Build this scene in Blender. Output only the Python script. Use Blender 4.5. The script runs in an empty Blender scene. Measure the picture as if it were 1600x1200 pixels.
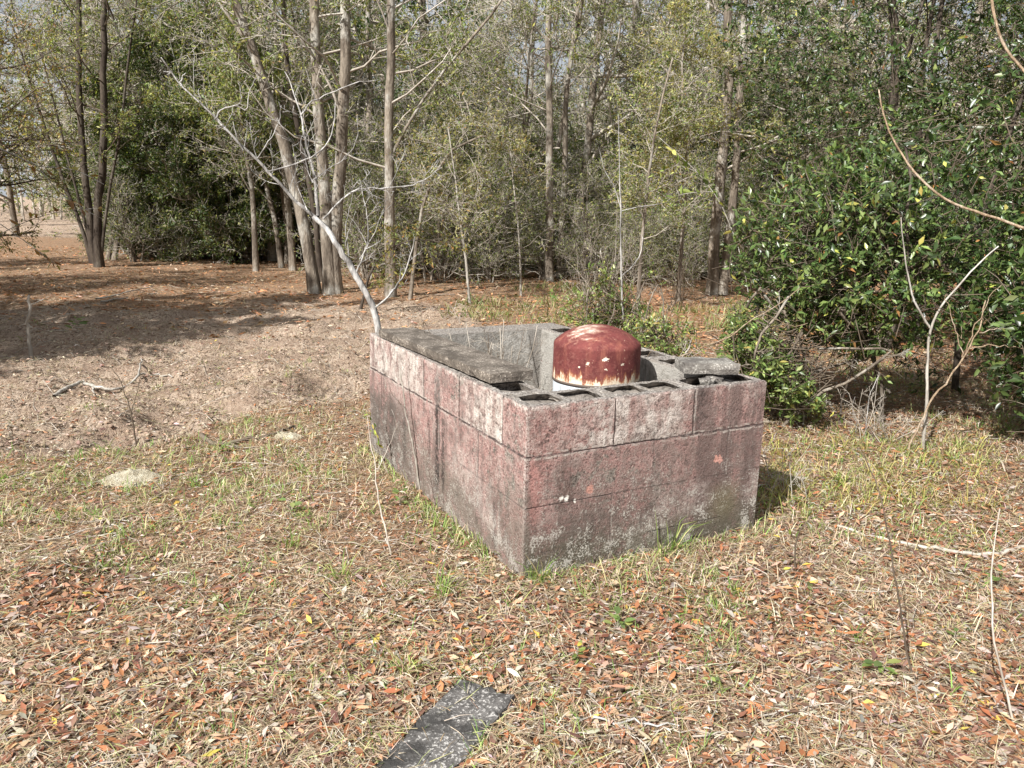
import bpy, math, random
import numpy as np
from mathutils import Vector, Matrix, Euler

# ------------------------------------------------------------------ camera, sky, sun, exposure
scn = bpy.context.scene
col = scn.collection
R = math.radians
F_PX, PITCH, ROLL, CAM_H = 1240.0, R(12.73), R(1.4), 1.44
cd = bpy.data.cameras.new('camera'); cam = bpy.data.objects.new('camera', cd); col.objects.link(cam)
cd.sensor_width = 36.0; cd.lens = F_PX / 1600 * 36.0; cd.clip_start = 0.05; cd.clip_end = 1500
cam.matrix_world = Matrix.Translation((0, 0, CAM_H)) @ Matrix.Rotation(R(90) - PITCH, 4, 'X') @ Matrix.Rotation(ROLL, 4, 'Z')
scn.camera = cam
SUN_AZ = math.atan2(-0.60, -0.80)      # direction towards the sun in the ground plane: (x, y) = (-.60, -.80)
SUN_AZ = math.atan2(-0.80, -0.60)
SUN_EL = R(41)
world = bpy.data.worlds.new('World'); scn.world = world; world.use_nodes = True
wn = world.node_tree; wn.nodes.clear()
sky = wn.nodes.new('ShaderNodeTexSky'); sky.sky_type = 'NISHITA'; sky.sun_disc = False
sky.sun_elevation = SUN_EL; sky.sun_rotation = R(90) - SUN_AZ
sky.air_density = 1.0; sky.dust_density = 6.0; sky.ozone_density = 1.0
bg = wn.nodes.new('ShaderNodeBackground'); bg.inputs[1].default_value = 0.06
wo = wn.nodes.new('ShaderNodeOutputWorld')
wc = wn.nodes.new('ShaderNodeTexCoord'); wnz = wn.nodes.new('ShaderNodeTexNoise'); wnz.inputs['Scale'].default_value = 2.6; wnz.inputs['Detail'].default_value = 7; wnz.inputs['Roughness'].default_value = .6
wmp = wn.nodes.new('ShaderNodeMapping'); wmp.inputs['Scale'].default_value = (1, 1, 2.2); wn.links.new(wc.outputs['Generated'], wmp.inputs[0]); wn.links.new(wmp.outputs[0], wnz.inputs['Vector'])
wmr = wn.nodes.new('ShaderNodeMapRange'); wmr.inputs[1].default_value = .36; wmr.inputs[2].default_value = .58; wmr.inputs[3].default_value = .42; wmr.inputs[4].default_value = .95; wn.links.new(wnz.outputs[0], wmr.inputs[0])
wmx = wn.nodes.new('ShaderNodeMix'); wmx.data_type = 'RGBA'; wn.links.new(wmr.outputs[0], wmx.inputs[0]); wn.links.new(sky.outputs[0], wmx.inputs[6]); wmx.inputs[7].default_value = (6.6, 6.9, 7.4, 1)   # thin bright cloud
wn.links.new(wmx.outputs[2], bg.inputs[0]); wn.links.new(bg.outputs[0], wo.inputs[0])
sd = bpy.data.lights.new('sun', 'SUN'); sd.energy = 5.0; sd.angle = R(0.55); sd.color = (1.0, 0.975, 0.935)
sun = bpy.data.objects.new('sun', sd); col.objects.link(sun)
sv = Vector((math.cos(SUN_AZ) * math.cos(SUN_EL), math.sin(SUN_AZ) * math.cos(SUN_EL), math.sin(SUN_EL)))
sun.rotation_euler = sv.to_track_quat('Z', 'Y').to_euler()
vs = scn.view_settings; vs.view_transform = 'Standard'; vs.look = 'None'; vs.gamma = 1; vs.use_curve_mapping = False
vs.exposure = 0.80
scn.cycles.max_bounces = 6; scn.cycles.diffuse_bounces = 3; scn.cycles.transmission_bounces = 3

rnd = random.Random(11)
rg = np.random.default_rng(7)

# ------------------------------------------------------------------ camera geometry helpers
CP, SP = math.cos(PITCH), math.sin(PITCH)
def ray(px, py):
    xr, yr = px - 800, py - 600
    c, s = math.cos(ROLL), math.sin(ROLL)
    x = xr * c + yr * s; y = -xr * s + yr * c
    x /= F_PX; y /= F_PX
    return Vector((x, CP - y * SP, -SP - y * CP))     # fw=1
def on_z(px, py, z=0.0):
    d = ray(px, py); t = (z - CAM_H) / d.z
    return Vector((d.x * t, d.y * t, z))
def at(px, py, Y):
    d = ray(px, py); t = Y / d.y
    return Vector((d.x * t, Y, CAM_H + d.z * t))

# ------------------------------------------------------------------ numeric noise, ground shape
def _h(ix, iy, s):
    v = np.sin(ix * 127.1 + iy * 311.7 + s * 74.7) * 43758.5453
    return v - np.floor(v)
def vn(x, y, sc=1.0, s=0):
    x = np.asarray(x, float) * sc; y = np.asarray(y, float) * sc
    ix = np.floor(x); iy = np.floor(y); fx = x - ix; fy = y - iy
    fx = fx * fx * (3 - 2 * fx); fy = fy * fy * (3 - 2 * fy)
    a = _h(ix, iy, s); b = _h(ix + 1, iy, s); c = _h(ix, iy + 1, s); d = _h(ix + 1, iy + 1, s)
    return (a * (1 - fx) + b * fx) * (1 - fy) + (c * (1 - fx) + d * fx) * fy
def fbm(x, y, sc=1.0, s=0, o=4):
    t = 0; a = 0.5; tot = 0
    for k in range(o):
        t = t + a * vn(x, y, sc * 2 ** k, s + k * 13); tot += a; a *= 0.55
    return t / tot
def sstep(a, b, x):
    t = np.clip((np.asarray(x, float) - a) / (b - a), 0, 1); return t * t * (3 - 2 * t)
# the enclosure's frame: origin under its near corner
NX, NY, YAW = 0.060, 2.870, R(28.5)
U = Vector((math.cos(YAW), math.sin(YAW), 0)); W = Vector((-math.sin(YAW), math.cos(YAW), 0))
FR, LF, TOPZ = 1.228, 1.863, 0.706
def encl(a, c, z=0): return Vector((NX, NY, 0)) + U * a + W * c + Vector((0, 0, z))
def ac(x, y):
    dx = x - NX; dy = y - NY
    return dx * U.x + dy * U.y, dx * W.x + dy * W.y
def sandmask(x, y):
    x = np.asarray(x, float); y = np.asarray(y, float)
    n = fbm(x, y, 0.9, 5)
    lim = 4.35 + 0.85 * (x + 2.7) + (n - .5) * 1.4
    m = sstep(-.25, .35, y - lim) * sstep(0.1, -1.0, x - .05 * (y - 5) + (n - .5) * 1.2)
    far = sstep(12.0, 8.0, y + (fbm(x, y, .35, 9) - .5) * 6)
    m = m * (0.25 + 0.75 * far)
    field = sstep(24, 30, y) * sstep(-9, -12, x)
    return np.clip(np.maximum(m, field), 0, 1)
def gz(x, y):
    x = np.asarray(x, float); y = np.asarray(y, float)
    m = sandmask(x, y)
    z = (fbm(x, y, .55, 1) - .5) * .07 + (fbm(x, y, 3.0, 2, 3) - .5) * .03
    l = fbm(x * .6, y, 4.5, 3, 4)
    z = z + m * ((l - .5) * .25 + (sstep(.58, .72, vn(x, y, 2.3, 21))) * .05 + (sstep(.5, .8, vn(x, y, 11, 22))) * .030 + (fbm(x, y, 16, 23, 2) - .5) * .034)
    a, c = ac(x, y)
    near = sstep(.5, .0, np.maximum(np.maximum(-a, a - FR), np.maximum(-c, c - LF)))
    z = z * (1 - near) + near * (z * .15)
    # a low mound of raked soil at the left edge and the hollow beside it
    z = z + .06 * np.exp(-((x + 1.75) ** 2 / .06 + (y - 2.75) ** 2 / .05))
    z = z - .10 * np.exp(-((x + 2.28) ** 2 / .012 + (y - 5.02) ** 2 / .02))
    return z
def gp(px, py, dz=0.0):
    p = on_z(px, py, 0)
    for _ in range(2):
        p = on_z(px, py, float(gz(p.x, p.y)))
    p.z += dz
    return p

# ------------------------------------------------------------------ mesh helpers
def make_mesh(name, V, tris=None, quads=None, colr=None, smooth=False):
    V = np.asarray(V, np.float32).reshape(-1, 3)
    me = bpy.data.meshes.new(name)
    parts = []; starts = []; tot = 0; n = 0
    if tris is not None and len(tris):
        t = np.asarray(tris, np.int32).reshape(-1, 3); parts.append(t.ravel()); starts.append(np.arange(len(t)) * 3); tot += len(t) * 3
    if quads is not None and len(quads):
        q = np.asarray(quads, np.int32).reshape(-1, 4); parts.append(q.ravel()); starts.append(tot + np.arange(len(q)) * 4); tot += len(q) * 4
    L = np.concatenate(parts); S = np.concatenate(starts)
    me.vertices.add(len(V)); me.vertices.foreach_set('co', V.ravel())
    me.loops.add(len(L)); me.loops.foreach_set('vertex_index', L)
    me.polygons.add(len(S)); me.polygons.foreach_set('loop_start', S.astype(np.int32))
    if smooth: me.polygons.foreach_set('use_smooth', np.ones(len(S), bool))
    me.update(calc_edges=True)
    if colr is not None:
        ca = me.color_attributes.new('Col', 'FLOAT_COLOR', 'POINT')
        c4 = np.ones((len(V), 4), np.float32); c4[:, :3] = colr
        ca.data.foreach_set('color', c4.ravel())
    return me
def link(name, me, mat=None, parent=None, kind=None):
    o = bpy.data.objects.new(name, me); col.objects.link(o)
    if mat and not me.materials: me.materials.append(mat)
    if parent: o.parent = parent
    if kind: o['kind'] = kind
    return o
def thing(name, label, cat, loc=(0, 0, 0), group=None, rz=0):
    o = bpy.data.objects.new(name, None); col.objects.link(o); o.empty_display_size = .1
    o.location = loc; o.rotation_euler = (0, 0, rz)
    o['label'] = label; o['category'] = cat
    if group: o['group'] = group
    return o
def tag(o, label, cat, group=None):
    o['label'] = label; o['category'] = cat
    if group: o['group'] = group
    return o

class Tubes:
    def __init__(s): s.V = []; s.Q = []; s.T = []; s.n = 0
    def add(s, P, Rr, k=5, lump=0.0, rng=None):
        P = np.asarray(P, float); n = len(P)
        Rr = np.asarray(Rr, float) * np.ones(n)
        T = np.gradient(P, axis=0); T /= (np.linalg.norm(T, axis=1, keepdims=True) + 1e-9)
        ref = np.array([0, 0, 1.0]) if abs(T[0, 2]) < .8 else np.array([1.0, 0, 0])
        A = np.cross(T, ref); A /= (np.linalg.norm(A, axis=1, keepdims=True) + 1e-9)
        B = np.cross(T, A)
        th = np.arange(k) * 2 * math.pi / k
        rr = Rr[:, None] * np.ones((1, k))
        if lump and rng is not None: rr = rr * (1 + lump * (rng.random((n, k)) - .5) * 2)
        ring = P[:, None, :] + rr[..., None] * (np.cos(th)[None, :, None] * A[:, None, :] + np.sin(th)[None, :, None] * B[:, None, :])
        s.V.append(ring.reshape(-1, 3))
        i = np.arange(n - 1)[:, None] * k; j = np.arange(k)[None, :]; j2 = (j + 1) % k
        q = np.stack([i + j, i + j2, i + k + j2, i + k + j], -1).reshape(-1, 4) + s.n
        s.Q.append(q)
        s.n += n * k
        # tip
        s.V.append(P[-1:] + T[-1:] * Rr[-1]); tip = s.n; s.n += 1
        jj = np.arange(k); base = tip - k
        s.T.append(np.stack([base + jj, base + (jj + 1) % k, np.full(k, tip)], -1))
    def mesh(s, name, smooth=True):
        return make_mesh(name, np.concatenate(s.V), np.concatenate(s.T), np.concatenate(s.Q), smooth=smooth)

def unit(a): return a / (np.linalg.norm(a, axis=-1, keepdims=True) + 1e-9)
def leaves_mesh(name, B, D, Nn, L, Wd, C, fold=.25, curl=.15, fine=False, bend=None, offset=None):
    """many leaves: base points, directions, normals, lengths, widths, colours"""
    n = len(B); D = unit(D); Nn = unit(Nn - (Nn * D).sum(1, keepdims=True) * D); S = np.cross(D, Nn)
    L = np.asarray(L)[:, None] * np.ones((n, 1)); Wd = np.asarray(Wd)[:, None] * np.ones((n, 1)) * .5
    fold = np.asarray(fold).reshape(-1, 1) * np.ones((n, 1)); curl = np.asarray(curl).reshape(-1, 1) * np.ones((n, 1))
    if not fine:
        l = B + D * L * .48 - S * Wd + Nn * Wd * fold
        r = B + D * L * .48 + S * Wd + Nn * Wd * fold
        t = B + D * L - Nn * L * curl
        V = np.stack([B, l, t, r], 1).reshape(-1, 3)
        i = (np.arange(n) * 4)[:, None]
        T = np.concatenate([i + [0, 1, 2], i + [0, 2, 3]])
        return make_mesh(name, V, T, None, np.repeat(C, 4, 0))
    if fine == 'mid':
        m = B + D * L * .46 - Nn * L * curl * .2; l = m - S * Wd + Nn * Wd * fold; r = m + S * Wd + Nn * Wd * fold; t = B + D * L - Nn * L * curl
        V = np.stack([B, l, m, r, t], 1).reshape(-1, 3); i = (np.arange(n) * 5)[:, None]
        return make_mesh(name, V, np.concatenate([i + [0, 1, 2], i + [0, 2, 3], i + [1, 4, 2], i + [2, 4, 3]]), None, np.repeat(C, 5, 0), smooth=True)
    def row(f, w):
        m = B + D * L * f - Nn * L * curl * f * f
        return m - S * Wd * w + Nn * Wd * fold * w, m, m + S * Wd * w + Nn * Wd * fold * w
    l1, m1, r1 = row(.28, .82); l2, m2, r2 = row(.66, .92)
    t = B + D * L - Nn * L * curl
    V = np.stack([B, l1, m1, r1, l2, m2, r2, t], 1).reshape(-1, 3)
    i = (np.arange(n) * 8)[:, None]
    T = np.concatenate([i + [0, 1, 2], i + [0, 2, 3], i + [4, 7, 5], i + [5, 7, 6]])
    Q = np.concatenate([i + [1, 4, 5, 2], i + [2, 5, 6, 3]])
    return make_mesh(name, V, T, Q, np.repeat(C, 8, 0), smooth=True)
def blades_mesh(name, B, D, L, Wd, C, droop):
    """grass blades of two bent segments"""
    n = len(B); D = unit(D); up = np.tile([0, 0, 1.0], (n, 1))
    S = unit(np.cross(D, up) + rg.normal(0, .15, (n, 3))); L = L[:, None]; Wd = Wd[:, None] * .5; droop = droop[:, None]
    H = D * [1, 1, 0]
    m = B + D * L * .5; t = m + D * L * .5 + (H * .35 - up) * L * droop * .5
    V = np.stack([B - S * Wd, B + S * Wd, m + S * Wd * .8, m - S * Wd * .8, t], 1).reshape(-1, 3)
    i = (np.arange(n) * 5)[:, None]
    return make_mesh(name, V, i + [3, 2, 4], i + [0, 1, 2, 3], np.repeat(C, 5, 0))
def pick(n, pal, w=None, jit=.18, rng=rg):
    pal = np.asarray(pal, float); w = None if w is None else np.asarray(w, float) / np.sum(w)
    c = pal[rng.choice(len(pal), n, p=w)]
    return np.clip(c * (1 + rng.normal(0, jit, (n, 1))) * (1 + rng.normal(0, .05, (n, 3))), .004, .9)

# ------------------------------------------------------------------ material helpers
class G:
    def __init__(s, name):
        s.m = bpy.data.materials.new(name); s.m.use_nodes = True; s.t = s.m.node_tree; s.t.nodes.clear()
        s.out = s.n('ShaderNodeOutputMaterial')
    def n(s, ty, **k):
        x = s.t.nodes.new(ty)
        for a, b in k.items(): setattr(x, a, b)
        return x
    def put(s, sock, v):
        if v is None: return
        if isinstance(v, bpy.types.NodeSocket): s.t.links.new(v, sock)
        else:
            try: sock.default_value = v
            except Exception: sock.default_value = (*v, 1)
    def math(s, op, a, b=None, c=None, clamp=False):
        x = s.n('ShaderNodeMath', operation=op, use_clamp=clamp)
        s.put(x.inputs[0], a); s.put(x.inputs[1], b)
        if c is not None: s.put(x.inputs[2], c)
        return x.outputs[0]
    def mix(s, f, a, b, mode='MIX'):
        x = s.n('ShaderNodeMix', data_type='RGBA', blend_type=mode)
        s.put(x.inputs[0], f); s.put(x.inputs[6], a if not isinstance(a, tuple) else (*a[:3], 1)); s.put(x.inputs[7], b if not isinstance(b, tuple) else (*b[:3], 1))
        return x.outputs[2]
    def noise(s, v, sc, det=4, rough=.55, scale3=None, dist=0):
        if scale3:
            mp = s.n('ShaderNodeMapping'); s.put(mp.inputs[0], v); mp.inputs['Scale'].default_value = scale3; v = mp.outputs[0]
        x = s.n('ShaderNodeTexNoise'); s.put(x.inputs['Vector'], v)
        x.inputs['Scale'].default_value = sc; x.inputs['Detail'].default_value = det; x.inputs['Roughness'].default_value = rough; x.inputs['Distortion'].default_value = dist
        return x.outputs[0]
    def ss(s, v, a, b, lo=0.0, hi=1.0):
        x = s.n('ShaderNodeMapRange', interpolation_type='SMOOTHSTEP'); s.put(x.inputs[0], v)
        if a > b: a, b, lo, hi = b, a, hi, lo
        x.inputs[1].default_value = a; x.inputs[2].default_value = b; x.inputs[3].default_value = lo; x.inputs[4].default_value = hi
        return x.outputs[0]
    def band(s, v, a, b, soft):
        return s.math('MULTIPLY', s.ss(v, a - soft, a + soft), s.ss(v, b + soft, b - soft))
    def mul(s, *a):
        r = a[0]
        for x in a[1:]: r = s.math('MULTIPLY', r, x)
        return r
    def bump(s, h, st=.5, d=.01, n=None):
        x = s.n('ShaderNodeBump'); x.inputs['Strength'].default_value = st; x.inputs['Distance'].default_value = d; s.put(x.inputs['Height'], h)
        if n is not None: s.put(x.inputs['Normal'], n)
        return x.outputs[0]
    def bsdf(s, c, rough=.9, nrm=None, spec=.25, metal=0.0):
        x = s.n('ShaderNodeBsdfPrincipled'); s.put(x.inputs['Base Color'], c if not isinstance(c, tuple) else (*c[:3], 1)); s.put(x.inputs['Roughness'], rough)
        x.inputs['Specular IOR Level'].default_value = spec; s.put(x.inputs['Metallic'], metal)
        if nrm is not None: s.put(x.inputs['Normal'], nrm)
        return x.outputs[0]
    def done(s, sh): s.t.links.new(sh, s.out.inputs[0]); return s.m

def leafmat(name, rough=.5, trans=.3, spec=.4, tint=(1, 1, 1), rv=.0):
    g = G(name); a = g.n('ShaderNodeAttribute', attribute_name='Col')
    c = g.mix(1.0, a.outputs[0], (*tint, 1), 'MULTIPLY')
    b = g.bsdf(c, rough, spec=spec)
    if not trans: return g.done(b)
    t = g.n('ShaderNodeBsdfTranslucent'); g.put(t.inputs[0], g.mix(1.0, c, (1.25, 1.3, .6, 1), 'MULTIPLY'))
    mx = g.n('ShaderNodeMixShader'); mx.inputs[0].default_value = trans
    g.t.links.new(b, mx.inputs[1]); g.t.links.new(t.outputs[0], mx.inputs[2])
    return g.done(mx.outputs[0])
def barkmat(name, c1, c2, c3, sc=1.0, lichen=.3, bump=.6):
    g = G(name); tc = g.n('ShaderNodeTexCoord').outputs['Object']
    a = g.noise(tc, 9 * sc, 5, .6, (1, 1, .22)); b = g.noise(tc, 3.0 * sc, 4, .6, (1, 1, .7)); f = g.noise(tc, 45 * sc, 3, .6, (1, 1, .3))
    c = g.mix(g.ss(a, .38, .62), c1, c2)
    c = g.mix(g.math('MULTIPLY', g.ss(b, .50, .64), lichen * 2, clamp=True), c, c3)
    c = g.mix(g.ss(f, .35, .65, 0, .35), c, (c1[0] * .35, c1[1] * .35, c1[2] * .35))
    h = g.math('ADD', a, g.math('MULTIPLY', f, .5))
    return g.done(g.bsdf(c, .92, g.bump(h, bump, .03), .15))

M = {}
M['bark'] = barkmat('bark_grey_brown', (.13, .105, .082), (.29, .245, .195), (.46, .44, .39), bump=1.0, lichen=.45)
M['bark_dark'] = barkmat('bark_dark', (.05, .038, .03), (.10, .08, .062), (.19, .17, .14), lichen=.2)
M['bark_pale'] = barkmat('bark_pale', (.30, .27, .23), (.46, .43, .38), (.62, .60, .56), lichen=.4)
M['bark_white'] = barkmat('bark_bleached', (.16, .15, .14), (.50, .48, .455), (.62, .61, .59), sc=1.6, lichen=.5, bump=.4)
M['twig'] = barkmat('twig_grey', (.32, .275, .225), (.50, .45, .385), (.60, .57, .51), sc=1, lichen=.3, bump=0.1)
M['twig_dark'] = barkmat('twig_brown', (.10, .075, .055), (.17, .135, .10), (.25, .22, .18), sc=1, lichen=.2, bump=0.1)
M['vine'] = barkmat('vine_tan', (.26, .185, .12), (.44, .335, .23), (.56, .47, .37), sc=5, lichen=.4, bump=.6)
M['leaf_forest'] = leafmat('leaf_forest', .45, .38, .4)
M['leaf_gloss'] = leafmat('leaf_glossy', .34, .26, .5)
M['leaf_dry'] = leafmat('leaf_dry', .7, .12, .25)
M['straw'] = leafmat('straw', .75, .1, .2)
M['grass'] = leafmat('grass_blade', .55, .35, .3)

# ------------------------------------------------------------------ ground
def ground_material():
    g = G('ground_soil'); tc = g.n('ShaderNodeTexCoord').outputs['Object']
    at_ = g.n('ShaderNodeAttribute', attribute_name='Col'); sep = g.n('ShaderNodeSeparateColor'); g.put(sep.inputs[0], at_.outputs[0])
    sand, straw = sep.outputs[0], sep.outputs[1]
    n1 = g.noise(tc, 2.2, 6, .62); n2 = g.noise(tc, 14, 6, .68); n3 = g.noise(tc, 70, 4, .7); n4 = g.noise(tc, 32, 5, .7, (1, .45, 1), 1.5)
    litter = g.mix(g.ss(n2, .35, .65), (.17, .115, .075), (.34, .245, .165))
    litter = g.mix(g.ss(n4, .48, .62), litter, (.40, .20, .105))
    litter = g.mix(g.ss(n3, .58, .72), litter, (.52, .43, .34))
    rust = g.mix(g.ss(n2, .35, .65), (.27, .15, .09), (.42, .255, .155))
    litter = g.mix(straw, litter, rust)
    sd_ = g.mix(g.ss(n2, .32, .66), (.35, .26, .19), (.52, .415, .32))
    sd_ = g.mix(g.ss(n4, .47, .60), sd_, (.20, .135, .095))
    sd_ = g.mix(g.ss(n3, .60, .70), sd_, (.60, .51, .44))
    sd_ = g.mix(g.ss(n1, .46, .64, 0, .7), sd_, (.30, .215, .16))
    f = g.ss(g.math('ADD', sand, g.math('MULTIPLY', g.math('SUBTRACT', n2, .5), .9)), .38, .62)
    c = g.mix(f, litter, sd_)
    c = g.mix(g.ss(n3, .42, .28, 0, .55), c, (.07, .05, .035))
    h = g.math('ADD', g.math('MULTIPLY', n2, 1.0), g.math('ADD', g.math('MULTIPLY', n3, .6), n4))
    return g.done(g.bsdf(c, .95, g.bump(h, .9, .03), .1))
M['ground'] = ground_material()
def grid_axis(lo, hi, n, c, k):
    t = np.linspace(-1, 1, n); s = np.sinh(t * k) / math.sinh(k)
    return np.where(s < 0, c + s * (c - lo), c + s * (hi - c))
gx = grid_axis(-160, 160, 340, -.4, 5.5); gy = grid_axis(-60, 260, 390, 3.8, 5.8)
GX, GY = np.meshgrid(gx, gy); GZ = gz(GX, GY)
nx, ny = len(gx), len(gy)
ii = (np.arange(ny - 1)[:, None] * nx + np.arange(nx - 1)[None, :]).ravel()
gq = np.stack([ii, ii + 1, ii + 1 + nx, ii + nx], -1)
gs = sandmask(GX, GY).ravel()
gst = (sstep(.40, .62, fbm(GX, GY, .45, 31)) * sstep(6.5, 8.5, GY) * sstep(-3.5, -1.5, GX)).ravel()
ground = link('ground', make_mesh('ground', np.stack([GX, GY, GZ], -1).reshape(-1, 3), None, gq, np.stack([gs, gst, gs * 0], -1), smooth=True), M['ground'], kind='structure')

# ------------------------------------------------------------------ block enclosure
enc = thing('block_enclosure', 'low open topped enclosure of pink painted concrete blocks in the middle of the clearing', 'block wall', (NX, NY, 0), rz=YAW)
BH_, BL_, BW_ = .2032, .4064, .2032; BLl_ = (LF - BW_) / 4.0
def wall_material():
    g = G('painted_block'); t = g.n('ShaderNodeTexCoord'); t.object = enc; v = t.outputs['Object']
    sp = g.n('ShaderNodeSeparateXYZ'); g.put(sp.inputs[0], v); a, c, z = sp.outputs
    nf = g.noise(v, 110, 4, .7); nm = g.noise(v, 16, 6, .65); nl = g.noise(v, 4.2, 5, .6); nw = g.noise(v, 40, 5, .7)
    st = g.noise(v, 13, 5, .62, (1, 1, .13)); st2 = g.noise(v, 30, 4, .6, (1, 1, .10))
    # paint chips: fine
    spk = g.noise(v, 150, 2, .5)
    conc = g.mix(g.ss(nm, .35, .68), (.25, .22, .19), (.44, .40, .35))
    conc = g.mix(g.ss(nf, .55, .68), conc, (.60, .56, .51)); conc = g.mix(g.ss(nf, .46, .34), conc, (.12, .10, .09))
    pink = g.mix(g.ss(nl, .35, .65), (.30, .165, .150), (.44, .265, .24))
    pink = g.mix(g.ss(nm, .42, .60, 0, .65), pink, (.37, .29, .26)); pink = g.mix(g.ss(g.noise(v, 9, 6, .7), .50, .66, 0, .6), pink, (.46, .33, .30))
    pink = g.mix(g.ss(nw, .50, .64, 0, .5), pink, (.50, .37, .33)); pink = g.mix(g.ss(nf, .46, .36, 0, .75), pink, (.17, .10, .09))
    pink = g.mix(g.ss(nf, .55, .64, 0, .55), pink, (.58, .50, .46))
    left = g.ss(a, .03, .02); front = g.mul(g.ss(c, .03, .02), g.ss(a, .004, .010)); right = g.ss(a, FR - .03, FR - .02)
    outer = g.math('MAXIMUM', left, g.math('MAXIMUM', g.ss(c, .03, .02), right))
    notop = g.ss(z, TOPZ - .001, TOPZ - .010)
    paint = g.ss(g.math('ADD', nl, g.math('MULTIPLY', g.math('SUBTRACT', nm, .5), .8)), .30, .42)
    top = g.ss(z, TOPZ - .206, TOPZ - .200)                     # top course
    # bare blocks of the top course
    b2 = g.mul(front, top, g.ss(a, .407, .412), g.ss(a, .80, .70))
    b1 = g.mul(front, top, g.band(a, .24, .41, .05), g.ss(nm, .36, .50))
    lb = g.mul(left, top, g.math('MAXIMUM', g.ss(c, 1.02, 1.06), g.mul(g.ss(c, .202, .206), g.ss(c, .60, .50)), clamp=True), g.ss(nm, .30, .44))
    edge = g.mul(g.ss(z, TOPZ - .035, TOPZ - .005), g.ss(nm, .38, .55))
    bare = g.math('MAXIMUM', g.math('MAXIMUM', b1, b2), g.math('MAXIMUM', lb, edge))
    white = g.mix(g.ss(nm, .34, .60), (.38, .30, .265), (.64, .58, .53))
    white = g.mix(g.ss(st, .50, .64, 0, .55), white, (.34, .20, .18))
    white = g.mix(g.ss(nl, .54, .64, 0, .5), white, (.36, .22, .20))
    white = g.mix(g.ss(nf, .44, .32, 0, .8), white, (.16, .13, .11))
    f = g.mul(outer, notop, paint, 1.0)
    cc = g.mix(f, conc, pink)
    cc = g.mix(g.mul(bare, outer, notop), cc, white)
    # pale vertical wash marks
    cc = g.mix(g.mul(g.ss(st2, .56, .68), left, g.ss(nm, .45, .6), .5), cc, (.50, .41, .38))
    # near corner rubbed to pink and a pale edge line
    cc = g.mix(g.mul(g.band(a, .0, .07, .03), front, g.band(z, .22, .50, .08), .7), cc, (.46, .235, .21))
    dgn = g.math('ADD', a, c)
    cc = g.mix(g.mul(g.ss(dgn, .022, .008), g.ss(nf, .42, .52), .7), cc, (.52, .46, .42))
    # dark grime on the front, densest to the right and toward the foot
    fr = g.mul(front, g.ss(a, .08, .24), g.ss(z, .52, .46))
    cc = g.mix(g.mul(fr, g.ss(g.math('ADD', g.math('ADD', g.math('MULTIPLY', st, .35), g.math('MULTIPLY', nl, .65)), g.math('MULTIPLY', g.math('SUBTRACT', nm, .5), .7)), .36, .58), .56), cc, (.17, .13, .115))
    cc = g.mix(g.mul(outer, g.ss(g.noise(v, 26, 6, .75), .49, .60), .55), cc, (.115, .09, .08))
    cc = g.mix(g.mul(front, g.ss(g.math('ADD', z, g.math('MULTIPLY', g.math('SUBTRACT', nl, .5), .45)), .40, .08), g.ss(nm, .28, .52), .85), cc, (.115, .098, .083))
    cc = g.mix(g.mul(front, g.ss(a, .78, .86), g.ss(st, .34, .56), .75), cc, (.15, .11, .10))
    cc = g.mix(g.mul(front, g.band(g.math('ADD', a, g.math('MULTIPLY', g.math('SUBTRACT', nm, .5), .16)), .815, .875, .03), top, g.ss(nw, .32, .5), .7), cc, (.09, .075, .07))
    cc = g.mix(g.mul(front, g.band(g.math('ADD', a, g.math('MULTIPLY', g.math('SUBTRACT', nm, .5), .22)), .13, .21, .03), g.band(g.math('ADD', z, g.math('MULTIPLY', g.math('SUBTRACT', nl, .5), .3)), .26, .48, .06), g.ss(nw, .36, .52), .75), cc, (.10, .075, .065))
    # left side: foot grime and black run marks
    cc = g.mix(g.mul(left, g.ss(g.math('ADD', z, g.math('MULTIPLY', g.math('SUBTRACT', nl, .5), .5)), .44, .10), g.ss(nm, .26, .52), .85), cc, (.165, .14, .115))
    for (c0, w0, z0, z1, s_) in ((.86, .026, .10, .66, .95), (.79, .018, .12, .46, .85), (.96, .012, .22, .42, .7), (1.48, .05, .12, .40, .7), (1.30, .025, .10, .36, .65), (.42, .012, .08, .42, .6), (1.62, .012, .30, .66, .45), (1.03, .012, .40, .64, .5), (.25, .02, .05, .25, .6), (1.72, .03, .1, .3, .5)):
        cj = g.math('ADD', c, g.math('MULTIPLY', g.math('SUBTRACT', nm, .5), .09))
        cc = g.mix(g.mul(left, g.band(cj, c0 - w0, c0 + w0, .014), g.band(z, z0, z1, .05), g.ss(nw, .36, .52), s_), cc, (.035, .03, .028))
    cc = g.mix(g.mul(left, g.ss(st, .52, .66), g.ss(nl, .42, .6), .6), cc, (.12, .09, .08))
    # big faded and sooty blotches
    big = g.noise(v, 2.6, 5, .62); big2 = g.noise(v, 5.5, 5, .7, (1, 1, .6))
    cc = g.mix(g.mul(outer, notop, g.ss(big, .52, .66), g.ss(nw, .36, .56), .50), cc, (.52, .44, .40))
    cc = g.mix(g.mul(outer, notop, g.ss(big2, .54, .66), g.ss(nf, .38, .56), .62), cc, (.085, .068, .060))
    cc = g.mix(g.mul(left, g.ss(c, 1.05, 1.5), g.ss(z, .46, .34), g.ss(nm, .34, .50), .85), cc, (.115, .095, .083))
    cc = g.mix(g.mul(front, g.ss(z, .20, .04), g.ss(nm, .28, .48), .6), cc, (.10, .10, .065))
    # joints between the blocks
    jn = g.math('MULTIPLY', g.math('SUBTRACT', nm, .5), .022)
    def line(v_, p_, w_): return g.ss(g.math('ABSOLUTE', g.math('ADD', g.math('SUBTRACT', v_, p_), jn)), w_, w_ * .35)
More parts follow.
